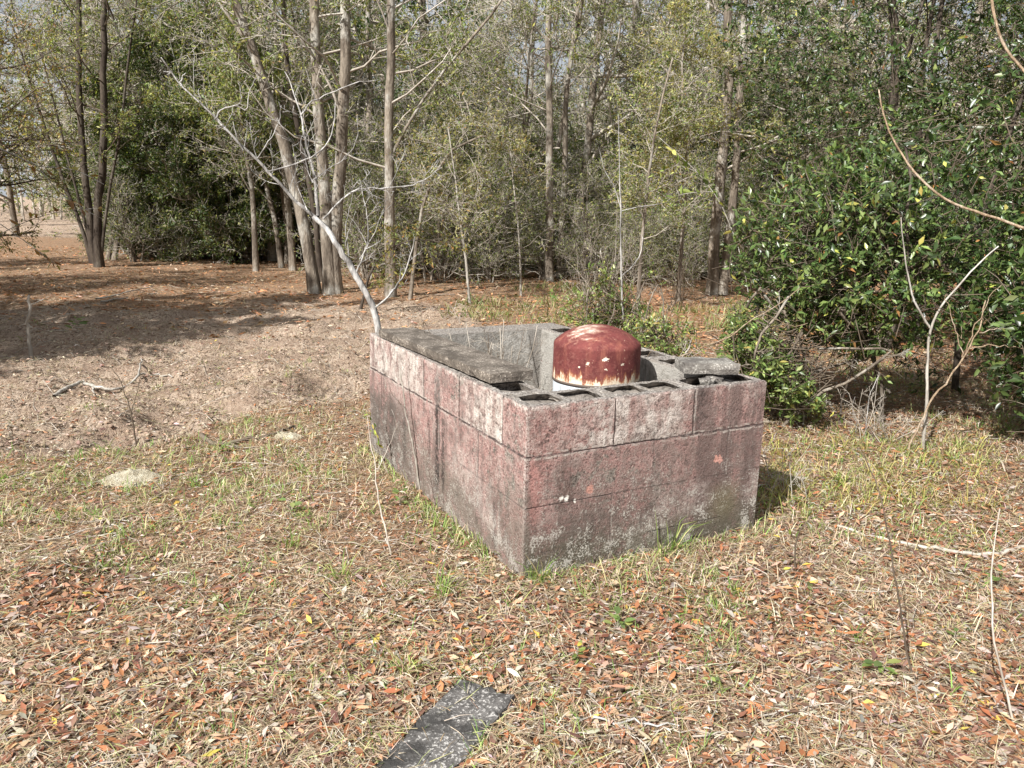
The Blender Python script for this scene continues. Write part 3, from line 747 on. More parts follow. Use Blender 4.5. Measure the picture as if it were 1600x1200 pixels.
scatter(8, ['twiggy0', 'twiggy1'], 'twiggy_shrub', 'shrub', 'tangled thin stemmed shrub', 'twiggy shrubs', 17, 21, 190, 480, .7, (.6, 1.2), skip=edge)
scatter(24, ['haze0', 'haze1'], 'bare_tree', 'tree', 'nearly bare twiggy tree', 'bare young trees', 16.2, 21, 560, 1300, .8, (.7, 1.25), skip=edge)
scatter(14, ['haze0', 'haze1'], 'bare_tree', 'tree', 'nearly bare twiggy tree', 'bare young trees', 17.5, 23, 150, 560, .8, (.9, 1.5), skip=edge)
plant_lib('cedar0', 'cedar_tree', in_frame_x(570, 18), 18, 1, 1.1, 'bright green cedar behind the pair of brown trunks left of centre', 'tree', None)
plant_lib('cedar1', 'cedar_tree', in_frame_x(690, 20), 20, 2, 1.2, 'dark green cedar filling the gap right of the pale straight trunk', 'tree', None)
plant_lib('cedar0', 'cedar_tree', in_frame_x(330, 24), 24, 3, .9, 'cedar in the wood behind the leaning trunk, left of the bleached sapling', 'tree', None)
plant_lib('cedar1', 'cedar_tree', in_frame_x(20, 27), 27, 4, 1.1, 'tall dark tree beyond the track at the far left edge', 'tree', None)
plant_lib('dense0', 'evergreen_shrub', in_frame_x(300, 19), 19, 0, 1.15, 'broad dark green shrub at the edge of the wood, left of the leaning trunk', 'shrub', None)
plant_lib('dense1', 'evergreen_shrub', in_frame_x(385, 18.5), 18.5, 1, 1.0, 'rounded dark green shrub just left of the foot of the leaning trunk', 'shrub', None)
# far wood read as one mass
def far_wood(seed, Y0, Y1, X0, X1, H, n, size):
    rng = np.random.default_rng(seed); X = rng.uniform(X0, X1, n); Y = rng.uniform(Y0, Y1, n)
    top = H * (.55 + .6 * fbm(X, Y * .3, .16, seed))
    Z = rng.random(n) ** .85 * top
    B = np.stack([X, Y, Z], -1); L = size * rng.uniform(.5, 1.4, n)
    return leaves_mesh('far_wood', B, rng.normal(0, 1, (n, 3)), rng.normal(0, .8, (n, 3)) + [0, -.3, .5], L, L * .4, pick(n, OLIVE + [(.20, .17, .13)], OLW + [.35], .25, rng))
link('far_wood', far_wood(3, 44, 62, -55, 60, 10.5, 36000, .34), M['leaf_forest'], kind='stuff')
tb = Tubes(); rngf = np.random.default_rng(8)
for i in range(300):
    x = rngf.uniform(-48, 48); y = rngf.uniform(30, 60)
    if x < -.42 * y and y < 36: continue
    p = wander(rngf, [x, y, -.2], [rngf.normal(0, .06), 0, 1], rngf.uniform(6, 12), 6, .04)
    tb.add(p, np.linspace(.10, .03, 7) * rngf.uniform(.5, 1.2), 4)
    for k in range(7):
        q = p[rngf.integers(1, 6)]; tb.add(wander(rngf, q, [rngf.normal(0, 1), rngf.normal(0, .5), .6], rngf.uniform(1, 3), 3, .2), [.02, .016, .012, .008], 3)
link('far_trunks', tb.mesh('far_trunks'), M['twig'], kind='stuff')

# ------------------------------------------------------------------ the trees one can tell apart
def hero(name, label, px_path, Y, r0, seed, n=12, ll=2.2, lo=.3, per=4, size=.07, bark='bark', twig='twig', pal=OLIVE, w=OLW, H=8, extra=(), cat='tree', lv=2, minr=.004, r1=.35, yd=0.0, fm='leaf_forest', hz=0, spread=.03, sides=10):
    """a tree whose stem follows the given picture path at distance Y, and then grows on upward to height H"""
    rng = np.random.default_rng(seed)
    base = gp(*px_path[0]) if Y is None else None
    if Y is None: Y = base.y
    root = thing(name, label, cat, (at(*px_path[0], Y).x, Y, float(gz(at(*px_path[0], Y).x, Y))))
    o = np.array(root.location)
    def mk(paths):
        P = np.array([at(x, y, Y + yd * i) for i, (x, y) in enumerate(paths)])
        return P
    tr = Tubes(); tb = Tubes(); tips = []
    allp = []
    for q, (pp, ra) in enumerate([(px_path, r0)] + list(extra)):
        P = mk(pp)
        if q == 0: P[0] = o; P[0, 2] -= .08
        d = unit((P[-1] - P[-2])[None])[0]
        if P[-1, 2] < H and py_out(pp):
            ex = wander(rng, P[-1], d * [.6, .6, 1] + [0, 0, .3], H - P[-1, 2], 6, .05)[1:]; P = np.concatenate([P, ex])
        # resample smooth
        s_ = np.concatenate([[0], np.cumsum(np.linalg.norm(np.diff(P, axis=0), axis=1))]); t = np.linspace(0, s_[-1], max(8, int(s_[-1] / .45)))
        Pn = np.stack([np.interp(t, s_, P[:, k]) for k in range(3)], -1)
        Pn[1:-1] = (Pn[:-2] + Pn[1:-1] * 2 + Pn[2:]) / 4
        Pn[1:] += rng.normal(0, .012 * min(1, ra * 10), Pn[1:].shape)
        rr = ra * (1 - (1 - r1) * np.linspace(0, 1, len(Pn))); rr[0] *= 1.25
        tr.add(Pn - o, rr, sides, .05, rng)
        limbs(rng, tb, tips, Pn - o, ra * .5, n if q == 0 else max(4, n // 2), ll, lv, lo, .2, .02, (40, 85), .5, 4, minr, hz)
    put_tree(root, tr.mesh('trunk'), M[bark], tb.mesh('twigs', False), M[twig], leaves_on(rng, tips, per, size, pal, w, spread=spread) if per else None, M[fm])
    return root
def py_out(pp): return pp[-1][1] <= 12
hero('clump_tree', 'dark multi stemmed tree standing alone at the left of the clearing', [(155, 417), (150, 330), (165, 230), (160, 100), (166, -10)], None, .088, 101, 16, 2.4, .25, 5, .075, 'bark_dark', 'twig_dark',
     extra=[([(148, 412), (138, 330), (128, 210), (122, 100), (124, -10)], .078), ([(143, 410), (128, 350), (100, 290), (70, 200), (45, 120), (20, 40)], .042), ([(147, 408), (132, 340), (112, 270), (88, 180), (60, 60)], .032), ([(158, 400), (170, 300), (190, 200), (200, 90), (215, -5)], .030)], minr=.005)
hero('slender_tree', 'thin dark tree with fine upswept branches right of the dark clump tree', [(211, 402), (204, 340), (198, 290), (192, 200), (186, 90)], None, .042, 102, 14, 1.8, .2, 5, .06, 'bark_dark', 'twig_dark', H=6)
hero('leaning_tree', 'tall grey trunk leaning left across the clearing edge left of the paired trunks', [(492, 457), (478, 360), (455, 270), (430, 185), (400, 90), (375, 20), (345, -60)], None, .10, 103, 14, 2.4, .35, 6, .07,
     extra=[([(430, 185), (418, 110), (402, 85), (370, 40), (330, 0)], .028)])
hero('brown_tree', 'straight brown trunk on the left of the touching pair', [(516, 458), (508, 330), (498, 200), (492, 90), (490, -10)], None, .105, 104, 14, 2.4, .3, 5, .07)
hero('brown_tree', 'brown trunk on the right of the touching pair, curving up past its neighbour', [(524, 459), (524, 360), (535, 230), (538, 110), (540, -10)], None, .112, 105, 14, 2.4, .3, 5, .07)
hero('dark_stem_tree', 'thin dark stem close behind the foot of the touching pair of trunks', [(503, 440), (492, 330), (470, 220), (450, 120), (440, -10)], 14.2, .055, 106, 8, 1.6, .4, 4, .06, 'bark_dark', 'twig_dark')
hero('straight_tree', 'pale straight trunk behind the left rear corner of the block enclosure', [(610, 463), (608, 330), (607, 180), (610, 60), (611, -10)], None, .085, 107, 16, 2.5, .22, 5, .07, 'bark', extra=[([(608, 250), (640, 185), (690, 112), (735, 62), (795, -5)], .022)])
hero('straight_tree', 'straight grey trunk on the left of the pair behind the rusty tank', [(859, 441), (858, 330), (859, 200), (855, 90), (857, -10)], None, .085, 108, 16, 2.4, .25, 5, .07, 'bark')
hero('straight_tree', 'grey trunk on the right of the pair behind the rusty tank, bending right higher up', [(874, 436), (878, 350), (884, 250), (882, 170), (895, 70), (905, -10)], None, .073, 109, 14, 2.2, .28, 5, .07, 'bark', extra=[([(872, 230), (882, 170), (888, 110), (905, 40), (915, -10)], .035)])
hero('rough_tree', 'rough double trunked tree just left of the big glossy bush', [(1112, 462), (1118, 370), (1125, 260), (1140, 150), (1135, 60), (1138, -10)], None, .10, 110, 18, 2.2, .25, 6, .07, 'bark', extra=[([(1128, 460), (1138, 370), (1150, 260), (1156, 160), (1160, 60), (1165, -10)], .075)])
hero('grey_sapling', 'slim mottled pale trunk leaning right between the tank and the rough tree', [(1000, 425), (1004, 350), (1012, 290), (1019, 235), (1030, 160), (1052, 90)], 11.5, .032, 111, 18, 1.2, .3, 4, .055, 'bark', r1=.35, H=4)
hero('thin_tree', 'slim crooked trunk in the shade left of the leaning trunk', [(440, 398), (430, 340), (410, 270), (395, 190), (350, 60)], 17, .06, 112, 8, 1.8, .3, 4, .07, 'bark')
hero('thin_tree', 'slim mottled trunk in the wood close right of the crooked one', [(457, 404), (452, 340), (445, 280), (440, 180), (445, -10)], 16.5, .075, 113, 8, 1.8, .3, 4, .07, 'bark')
hero('thin_tree', 'thin pale wavy stem at the wood edge, midway from pale straight trunk to tank', [(735, 452), (728, 400), (716, 330), (712, 270), (700, 200)], 11.6, .022, 114, 10, 1.2, .3, 2, .05, 'bark_pale', H=5)
hero('thin_tree', 'thin stem with downcurved twigs left of the pair of trunks behind the tank', [(815, 440), (812, 380), (808, 330), (800, 270), (796, 200)], 12.6, .018, 115, 10, 1.2, .3, 2, .05, 'bark_pale', H=5)
hero('yellow_oak', 'low spreading oak limb with yellowing leaves in front of the pale straight trunk', [(560, 455), (585, 400), (640, 370), (700, 380)], 10.6, .02, 116, 12, .75, .15, 9, .06, 'bark_dark', 'twig_dark', pal=[(.28, .25, .08), (.16, .18, .06), (.36, .22, .08), (.10, .12, .04)], w=[.4, .3, .12, .2], lv=1, H=2, minr=.003)
hero('yellow_oak', 'airy oak with yellow green leaves spreading right at head height behind the enclosure', [(640, 452), (655, 330), (680, 250), (740, 200), (800, 215)], 12.0, .03, 117, 22, 1.6, .35, 2.5, .055, 'bark', 'twig', pal=[(.36, .33, .14), (.24, .25, .11), (.44, .31, .13), (.17, .18, .08)], w=[.4, .35, .08, .17], H=4, hz=.5, minr=.003)
hero('yellow_oak', 'oak with pale yellow leaves above the slim mottled trunk right of the tank', [(1060, 455), (1070, 330), (1075, 220), (1060, 120), (1070, 40)], 12.5, .035, 118, 22, 1.7, .35, 5, .055, 'bark', 'twig', pal=[(.42, .39, .15), (.26, .27, .12), (.42, .30, .14), (.18, .18, .08)], w=[.4, .35, .06, .2], H=5.5, minr=.003)
hero('olive_tree', 'grey green leafy tree over the woods above the leaning trunk', [(400, 420), (395, 300), (375, 170), (360, 60)], 16, .06, 119, 24, 2.4, .35, 9, .07, H=8, minr=.004)
# off the left edge: crowns whose limbs hang into view and which throw the long shade over the clearing
OR = [(.40, .23, .09), (.40, .35, .12), (.20, .21, .08), (.28, .16, .08)]
hero('oak_tree', 'oak at the far left edge whose thin limbs carry orange and yellow leaves', [(-90, 420), (-80, 300), (-60, 180), (-50, 60)], 11.5, .10, 120, 24, 2.3, .18, 3, .06, 'bark_dark', 'twig_dark', pal=OR, w=[.12, .3, .5, .08], H=7)
for i, (x, y, k, sc) in enumerate(((-9.9, 7.4, 'tall1', .62), (-8.3, 5.2, 'dense0', 1.35), (-8.0, 3.4, 'tall2', .55), (-11.8, 8.6, 'tall1', .75), (-14.2, 6.4, 'tall2', .72), (-12.0, 4.2, 'dense0', 1.7), (-16.0, 9.5, 'dense1', 1.8), (-10.2, 2.4, 'dense0', 1.6), (-13.4, 1.8, 'tall0', .8), (-10.6, 10.2, 'under0', 1.3))):
    plant_lib(k, 'edge_tree', x, y, i * 1.3, sc, 'tree just outside the left edge that shades the clearing', 'tree', 'trees beside the clearing on the left')

# ------------------------------------------------------------------ bleached leaning sapling behind the left corner
def polytube(tb, pts, r0, r1, k=6, rng=None, sub=3, wob=0.0):
    P = np.array([tuple(p) for p in pts], float)
    s_ = np.concatenate([[0], np.cumsum(np.linalg.norm(np.diff(P, axis=0), axis=1))]); n = max(len(P) * sub, 4); t = np.linspace(0, s_[-1], n)
    Q = np.stack([np.interp(t, s_, P[:, j]) for j in range(3)], -1)
    for _ in range(2): Q[1:-1] = (Q[:-2] + Q[1:-1] * 2 + Q[2:]) / 4
    if wob and rng is not None: Q[1:-1] += rng.normal(0, wob, Q[1:-1].shape)
    tb.add(Q, np.linspace(r0, r1, n), k, .12 if rng is not None else 0, rng)
    return Q
rw = np.random.default_rng(31)
YS = 5.35
bs = gp(588, 520); bs = at(590, 520, YS)
sap = thing('bare_sapling', 'leafless bleached white sapling leaning left behind the left rear corner of the block enclosure', 'sapling', (bs.x, YS, 0))
o = np.array(sap.location)
def stick(parent, name, paths, mat, o, rng=rw, k=6, wob=.003):
    tb = Tubes()
    for (pts, Y0, Y1, r0, r1) in paths:
        n = len(pts); polytube(tb, [at(x, y, Y0 + (Y1 - Y0) * i / max(n - 1, 1)) - Vector(o) for i, (x, y) in enumerate(pts)], r0, r1, k, rng, wob=wob)
    return link(name, tb.mesh(name), mat, parent)
def sap_branches(paths):
    for q in paths: stick(sap, 'branch', [q], M['bark_white'], o)
stick(sap, 'trunk', [([(596, 560), (590, 505), (585, 480), (562, 440), (535, 395), (505, 348), (490, 338)], YS, YS, .027, .017)], M['bark_white'], o)
sap_branches([([(490, 338), (455, 308), (420, 268), (395, 245), (350, 200), (325, 172), (283, 135), (262, 105), (252, 90)], YS, YS - .3, .013, .0035)])
sap_branches([([(497, 337), (494, 290), (482, 240), (470, 180), (455, 130), (445, 112)], YS, YS + .1, .012, .003),
                      ([(470, 180), (490, 155), (520, 145), (550, 130), (590, 125)], YS, YS + .1, .006, .002), ([(492, 155), (485, 130), (478, 108)], YS, YS, .004, .0015)])
sap_branches([([(505, 342), (530, 315), (550, 296), (590, 294), (625, 293), (660, 285), (690, 262)], YS, YS + .2, .007, .003), ([(550, 296), (562, 278), (580, 300), (590, 330)], YS, YS, .003, .001)])
sap_branches([([(585, 482), (610, 460), (632, 430), (645, 390), (648, 370)], YS, YS - .1, .008, .003)])
sap_branches([([(556, 428), (570, 395), (578, 360), (572, 330), (562, 280)], YS, YS, .006, .002), ([(545, 400), (540, 360), (545, 330), (552, 300)], YS, YS, .004, .0015), ([(562, 405), (580, 375), (600, 330), (605, 305)], YS, YS, .004, .0015), ([(540, 385), (548, 350), (556, 330)], YS, YS, .003, .001)])
sap_branches([([(420, 268), (445, 262), (480, 250), (500, 240), (522, 205), (524, 160)], YS - .1, YS, .007, .0025), ([(335, 187), (345, 170), (370, 165), (380, 155), (370, 125), (376, 130)], YS - .2, YS - .2, .005, .002), ([(370, 165), (385, 176), (388, 150), (400, 120), (410, 112)], YS - .2, YS - .2, .004, .0015),
                      ([(380, 235), (368, 212), (364, 190)], YS - .15, YS - .15, .004, .0015), ([(400, 250), (420, 220), (436, 195), (440, 165)], YS - .1, YS - .1, .004, .0015), ([(283, 135), (282, 120), (290, 114)], YS - .3, YS - .3, .004, .002), ([(500, 275), (520, 258), (545, 245), (560, 215), (558, 180)], YS, YS, .004, .0015), ([(505, 268), (495, 250), (490, 215), (485, 190)], YS, YS, .003, .001)])

rs_ = np.random.default_rng(44); tb = Tubes()
for pts_, n_, l_ in (([(505, 348), (455, 308), (395, 245), (325, 172), (262, 105)], 15, .42), ([(497, 337), (482, 240), (455, 130)], 11, .36), ([(505, 342), (550, 296), (625, 293), (690, 262)], 12, .34), ([(560, 440), (575, 365), (562, 280)], 7, .3), ([(585, 482), (632, 430), (648, 370)], 4, .25)):
    Pp = np.array([tuple(at(x, y, YS - .05) - Vector(o)) for x, y in pts_]); limbs(rs_, tb, [], Pp, .007, n_, l_, 1, .12, .16, .06, (30, 65), .45, 4, .0016)
link('twigs', tb.mesh('twigs'), M['bark_white'], sap, 'stuff')
# ------------------------------------------------------------------ big glossy evergreen at the right
rb = np.random.default_rng(77)
GLOSS = [(.032, .056, .017), (.052, .088, .026), (.080, .125, .036), (.15, .20, .06), (.34, .33, .08), (.32, .16, .06)]
GW = [.30, .31, .23, .135, .018, .007]
def bush(name, label, cx, cy, rx, ry, z0, z1, nwh, seed, size, ov=.0, pal=GLOSS, w=GW, stems=9, nobj=0, per=8, bark='bark_dark', front=(-.6, -.8), stemr=.035, floorf=None, cull=None, lod='mid'):
    rng = np.random.default_rng(seed)
    root = thing(name, label, 'bush', (cx, cy, float(gz(cx, cy)))); o = np.array(root.location)
    # whorl centres in a lumpy ellipsoid shell, more of them outside
    n = nwh * 4
    n = nwh * 6; th = rng.uniform(0, 2 * math.pi, n); cz = rng.uniform(-1, 1, n); rad = rng.random(n) ** .38
    sxy = np.sqrt(1 - cz * cz)
    X = cx + rx * rad * sxy * np.cos(th); Y = cy + ry * rad * sxy * np.sin(th); Z = (z0 + z1) / 2 + (z1 - z0) / 2 * rad * cz
    # uneven outline: lobes and bays
    wobf = .80 + .42 * fbm(np.cos(th) * 2.2 + 7, np.sin(th) * 2.2 + cz * 2.0, 1.5, seed + 3, 3)
    X = cx + (X - cx) * wobf; Y = cy + (Y - cy) * wobf; Z = (z0 + z1) / 2 + (Z - (z0 + z1) / 2) * wobf
    lump = fbm(X * 1.3 + Z * 1.1, Y * 1.3 - Z * .9, .9, seed, 3)
    keep = lump > rng.uniform(.44, .56, n)
    if floorf is not None: keep &= Z > floorf(X, Y)
    if cull is not None: keep &= ~cull(X, Y, Z)
    P = np.stack([X, Y, Z], -1)[keep][:nwh]; m = len(P)
    outw = unit((P - [cx, cy, (z0 + z1) / 2]) / [rx, ry, (z1 - z0) / 2]) * .8 + rng.normal(0, .45, (m, 3)) + [0, 0, .25]; outw = unit(outw)
    # twigs run from inside to every whorl
    tb = Tubes(); sel = rng.random(m) < .55
    for p, d in zip(P[sel], outw[sel]):
        L = rng.uniform(.12, .38); st_ = p - d * L + rng.normal(0, .05, 3); tb.add(np.array([st_, (st_ + p) / 2 + rng.normal(0, .012, 3), p]) - o, [.004, .003, .002], 3)
    tr = Tubes(); tips = []
    for i in range(stems):
        b = np.array([cx + rng.normal(0, rx * .28), cy + rng.normal(0, ry * .25), -.05]); t = P[rng.integers(m)]; t = t * [1, 1, 1] ; t[2] = rng.uniform(.5, 1) * z1
        b[2] += float(gz(b[0], b[1]))
        mid = (b + t) / 2 + rng.normal(0, .25, 3); mid2 = b * .75 + t * .25 + rng.normal(0, .1, 3)
        Q = polytube(tr, [b - o, mid2 - o, mid - o, t - o], stemr * rng.uniform(.5, 1), .008, 6, rng, wob=.01)
        limbs(rng, tr, tips, Q, stemr * .5, 7, min(rx, z1 - z0) * .45, 1, .25, .22, .0, (35, 80), .5, 4, .004)
    link('trunk', tr.mesh('trunk'), M[bark], root); link('twigs', tb.mesh('twigs', False), M['twig_dark'], root, 'stuff')
    # leaves in whorls
    cnt = rng.integers(max(2, per - 3), per + 3, m); idx = np.repeat(np.arange(m), cnt); k = len(idx)
    d0 = outw[idx]; back = rng.uniform(0, .09, (k, 1)) * rng.integers(0, 2, (k, 1))
    Bp = P[idx] - d0 * back * 1.0 + rng.normal(0, .006, (k, 3))
    D = unit(d0 * rng.uniform(.05, .9, (k, 1)) + unit(rng.normal(0, 1, (k, 3))) * .95)
    Nn = d0 * .9 + rng.normal(0, .35, (k, 3)) + np.array([front[0] * .2, front[1] * .2, .45])
    L = size * rng.uniform(.4, 1.0, k) * rng.uniform(.8, 1.45, m)[idx]; C = pick(k, pal, w, .25, rng) * rng.uniform(.75, 1.3, (m, 1))[idx]
    yel = rng.random(m) < .0; 
    dist = np.linalg.norm(Bp - [0, 0, CAM_H], axis=1) / L
    order = np.argsort(dist); own = np.zeros(k, bool)
    if nobj:
        inview = np.abs(Bp[:, 0] / Bp[:, 1]) < .66
        vis = order[inview[order]][:nobj * 6]; own[rng.choice(vis, nobj, replace=False)] = True
    r_ = ~own
    link('foliage', leaves_mesh('foliage', (Bp - o)[r_], D[r_], Nn[r_], L[r_], L[r_] * rng.uniform(.32, .42, r_.sum()), C[r_], fold=.28, curl=rng.uniform(.02, .2, r_.sum()), fine=lod), M['leaf_gloss'], root, 'stuff')
    if nobj:
        shapes = []
        for i in range(28):
            one = np.zeros((1, 3)); c1 = pick(1, pal, w, .2, rng)
            shapes.append(leaves_mesh('leaf', one, np.array([[1.0, 0, 0]]), np.array([[0, 0, 1.0]]), np.array([1.0]), np.array([rng.uniform(.33, .42)]), c1, fold=.28, curl=rng.uniform(.02, .2), fine=True))
            shapes[-1].materials.append(M['leaf_gloss'])
        for i in np.nonzero(own)[0]:
            d = Vector(D[i]); nn = Vector(Nn[i]); nn = (nn - d * nn.dot(d)).normalized(); s_ = nn.cross(d)
            mt = Matrix((d, s_, nn)).transposed().to_4x4(); l = float(L[i])
            ob = link('leaf', shapes[rng.integers(28)], None, root); ob.matrix_local = Matrix.Translation(Vector(Bp[i] - o)) @ mt @ Matrix.Scale(l, 4)
    return root
def cull_main(X, Y, Z): return (X < 1.6 + 1.05 * np.maximum(Z - 1.25, 0) + .5 * fbm(Y, Z, 2.0, 3)) | ((Y < 4.95) & (X < 3.1))
def ffl(X, Y):
    return .36 + .42 * fbm(X, Y, 1.2, 4) - .45 * sstep(2.9, 3.6, X) - .35 * sstep(5.8, 6.6, Y)
bush('glossy_bush', 'large glossy dark green evergreen bush overhanging the right edge of the clearing, some leaves yellow', 4.3, 6.0, 2.75, 1.9, -.5, 5.2, 12000, 5, .066, nobj=300, stems=12, floorf=ffl, cull=cull_main)
bush('glossy_tree', 'tall glossy dark evergreen rising behind the big bush, with crooked dark limbs', 5.5, 8.9, 3.3, 2.2, .3, 7.2, 12000, 6, .066, stems=8, floorf=lambda X, Y: 1.0 + 0 * X, per=8, stemr=.06, lod=False)
bush('low_branch_bush', 'leafy evergreen spray in front of the big bush reaching toward the enclosure', 2.4, 5.5, .95, .60, .50, 1.9, 1700, 7, .064, stems=3, per=7, pal=GLOSS, w=[.08, .22, .30, .36, .03, .01], stemr=.014)
bush('corner_shrub', 'fine leaved green shrub growing just right of the enclosure', 1.98, 5.3, .52, .5, .10, 1.05, 900, 8, .05, stems=8, per=8, pal=[(.09, .14, .04), (.15, .2, .06), (.22, .27, .09), (.4, .36, .1)], w=[.35, .35, .25, .05], stemr=.012, bark='bark')
bush('mid_shrub', 'bright green leafy shrub behind the rusty tank', .98, 8.0, .62, .5, .05, 1.0, 560, 9, .055, stems=7, per=7, pal=[(.12, .18, .05), (.2, .26, .08), (.28, .32, .1), (.35, .28, .09)], w=[.35, .35, .22, .08], stemr=.010, bark='bark')
bush('mid_shrub', 'lower green shrub in the leaves to the right behind the tank', 1.35, 7.0, .42, .35, .03, .55, 300, 10, .05, stems=6, per=7, pal=[(.12, .18, .05), (.2, .26, .08), (.28, .32, .1), (.35, .28, .09)], w=[.35, .35, .22, .08], stemr=.008, bark='bark')
bush('edge_bush', 'dark evergreen bush in the shade at the lower right edge beside the litter', 3.65, 4.85, .8, .6, .10, 1.7, 800, 12, .080, stems=4, per=7, stemr=.02)

def dead_bush(name, label, cat, x, y, n, H, seed, mat, spread=.5, r=.004, lv=1, z0=None):
    rng = np.random.default_rng(seed); tb = Tubes(); tips = []
    for i in range(n):
        d = [rng.normal(0, spread), rng.normal(0, spread), 1]
        Q = wander(rng, [rng.normal(0, .06), rng.normal(0, .06), -.03], d, H * rng.uniform(.6, 1.1), 7, .10)
        tb.add(Q, np.linspace(r, r * .4, 8), 4)
        limbs(rng, tb, tips, Q, r, 4, H * .35, lv, .25, .2, .0, (30, 70), .5, 3, .0012)
    o = link(name, tb.mesh(name), M[mat]); o.location = (x, y, float(gz(x, y)) if z0 is None else z0)
    return tag(o, label, cat)
p = encl(.42, 1.05); dead_bush('dead_weeds', 'tangle of bare grey weed stems inside the enclosure left of the tank', 'dead weeds', p.x, p.y, 24, .86, 1, 'twig', .24, .005)
p = encl(.50, 1.35); dead_bush('dead_weeds', 'brown dry stems inside the enclosure near its rear wall', 'dead weeds', p.x, p.y, 14, .85, 2, 'twig_dark', .24, .0045)
p = encl(.95, .95); dead_bush('dead_weeds', 'few thin weed stems inside the enclosure right of the tank', 'dead weeds', p.x, p.y, 10, .82, 3, 'twig', .25, .004)
p = gp(1370, 690); dead_bush('dead_brush', 'low dead brush in the dark opening under the big glossy bush', 'dead brush', p.x, p.y, 12, .42, 4, 'twig', .6, .003)
p = gp(1225, 770); dead_bush('dead_brush', 'dry stems standing against the right side of the enclosure', 'dead brush', p.x - .05, p.y, 10, .35, 5, 'twig', .35, .0025)
p = gp(1060, 480); dead_bush('dead_brush', 'brown dead brush between the tank and the rough tree', 'dead brush', p.x, p.y, 16, .9, 6, 'twig_dark', .6, .005)
p = gp(920, 470); dead_bush('dead_brush', 'thin grey brush just behind the rear corner of the enclosure', 'dead brush', p.x, p.y, 12, .9, 7, 'twig', .6, .004)
p = gp(480, 618); dead_bush('dead_brush', 'heap of fine dead twigs lying left of the enclosure', 'dead brush', p.x, p.y, 18, .28, 8, 'twig_dark', 1.6, .0022)
p = gp(690, 440); dead_bush('dead_brush', 'bare arching brush at the edge of the wood right of the pale straight trunk', 'dead brush', p.x, p.y, 16, 1.2, 9, 'twig', .7, .005)
p = gp(960, 455); dead_bush('dead_brush', 'grey twiggy brush around the slim white sapling', 'dead brush', p.x, p.y, 14, 1.6, 10, 'twig', .5, .005)

# single stems, sticks and vines
def single(name, label, cat, paths, mat, wob=.002, k=6, leaves=0, lsize=.035, lpal=None, seed=1):
    p0 = paths[0][0][0]; Y = paths[0][1]; b = at(*p0, Y)
    root = thing(name, label, cat, tuple(b)) if leaves else None
    o = np.array(b)
    ob = stick(root, 'stem' if leaves else name, paths, M[mat], o, np.random.default_rng(seed), k, wob)
    if not leaves:
        ob.location = b; return tag(ob, label, cat)
    rng = np.random.default_rng(seed); tips = []
    for (pts, Y0, Y1, r0, r1) in paths:
        tips.append(np.array([tuple(at(x, y, Y0 + (Y1 - Y0) * i / max(len(pts) - 1, 1))) for i, (x, y) in enumerate(pts)]) - o)
    m = leaves_on(rng, tips, leaves / len(tips), lsize, lpal or [(.14, .22, .05), (.25, .32, .08), (.4, .36, .08)], None, spread=.008, fine=True)
    link('leaves', m, M['grass'], root, 'stuff')
    return root
def gY(px, py): return gp(px, py).y
y = gY(612, 870); single('bare_twig', 'thin bare twig standing in front of the left side of the enclosure', 'twig', [([(612, 874), (604, 830), (592, 790), (588, 740), (580, 700), (574, 650)], y, y + .35, .004, .0018), ([(590, 735), (606, 700), (622, 660)], y + .15, y + .3, .002, .001)], 'twig')
y = gY(592, 655) ; single('leafy_twig', 'small leafy twig beside the left rear edge of the enclosure', 'twig', [([(606, 740), (592, 700), (584, 660), (572, 640)], 4.1, 4.15, .003, .0015)], 'twig', leaves=16, lsize=.04)
y = gY(655, 770); single('leaning_sapling', 'pale stem leaning on the left side of the enclosure with a forked tip', 'twig', [([(657, 775), (650, 720), (640, 670), (628, 610), (625, 575)], y, y + .12, .005, .0035), ([(627, 590), (632, 572), (636, 560)], y + .1, y + .12, .002, .001), ([(635, 640), (615, 620), (608, 605)], y + .08, y - .02, .002, .001), ([(645, 710), (630, 690), (612, 640)], y + .03, y, .0018, .001)], 'bark_pale')
y = gY(1425, 1058); single('red_stem', 'thin reddish brown upright stem in the leaf litter at the lower right', 'stem', [([(1426, 1060), (1412, 990), (1400, 900), (1390, 860), (1380, 790), (1366, 740), (1340, 700)], y, y + .15, .0035, .0015)], 'twig_dark')
single('bare_sapling', 'long pale bare stem rising along the lower right edge of the view', 'stem', [([(1600, 1245), (1585, 1130), (1555, 1010), (1546, 940), (1548, 880), (1562, 795)], 2.0, 2.3, .0045, .002), ([(1546, 930), (1530, 945), (1515, 960)], 2.1, 2.1, .0015, .001)], 'twig')
y = gY(1243, 892); single('leafy_twig', 'dark forked seedling with a few leaves in the litter right of the enclosure', 'seedling', [([(1243, 895), (1242, 850), (1250, 828), (1268, 808)], y, y, .004, .002), ([(1243, 845), (1228, 825), (1225, 815)], y, y, .002, .001)], 'twig_dark', leaves=5, lsize=.035)
single('white_sapling', 'slim pale sapling with a knotty joint in front of the dark glossy bush', 'sapling', [([(1441, 712), (1446, 660), (1450, 600), (1448, 550), (1453, 512), (1468, 480), (1490, 455), (1525, 415), (1560, 385)], 4.75, 4.9, .012, .004), ([(1453, 512), (1432, 480), (1420, 440), (1413, 400), (1408, 340)], 4.75, 4.7, .007, .003)], 'bark_pale')
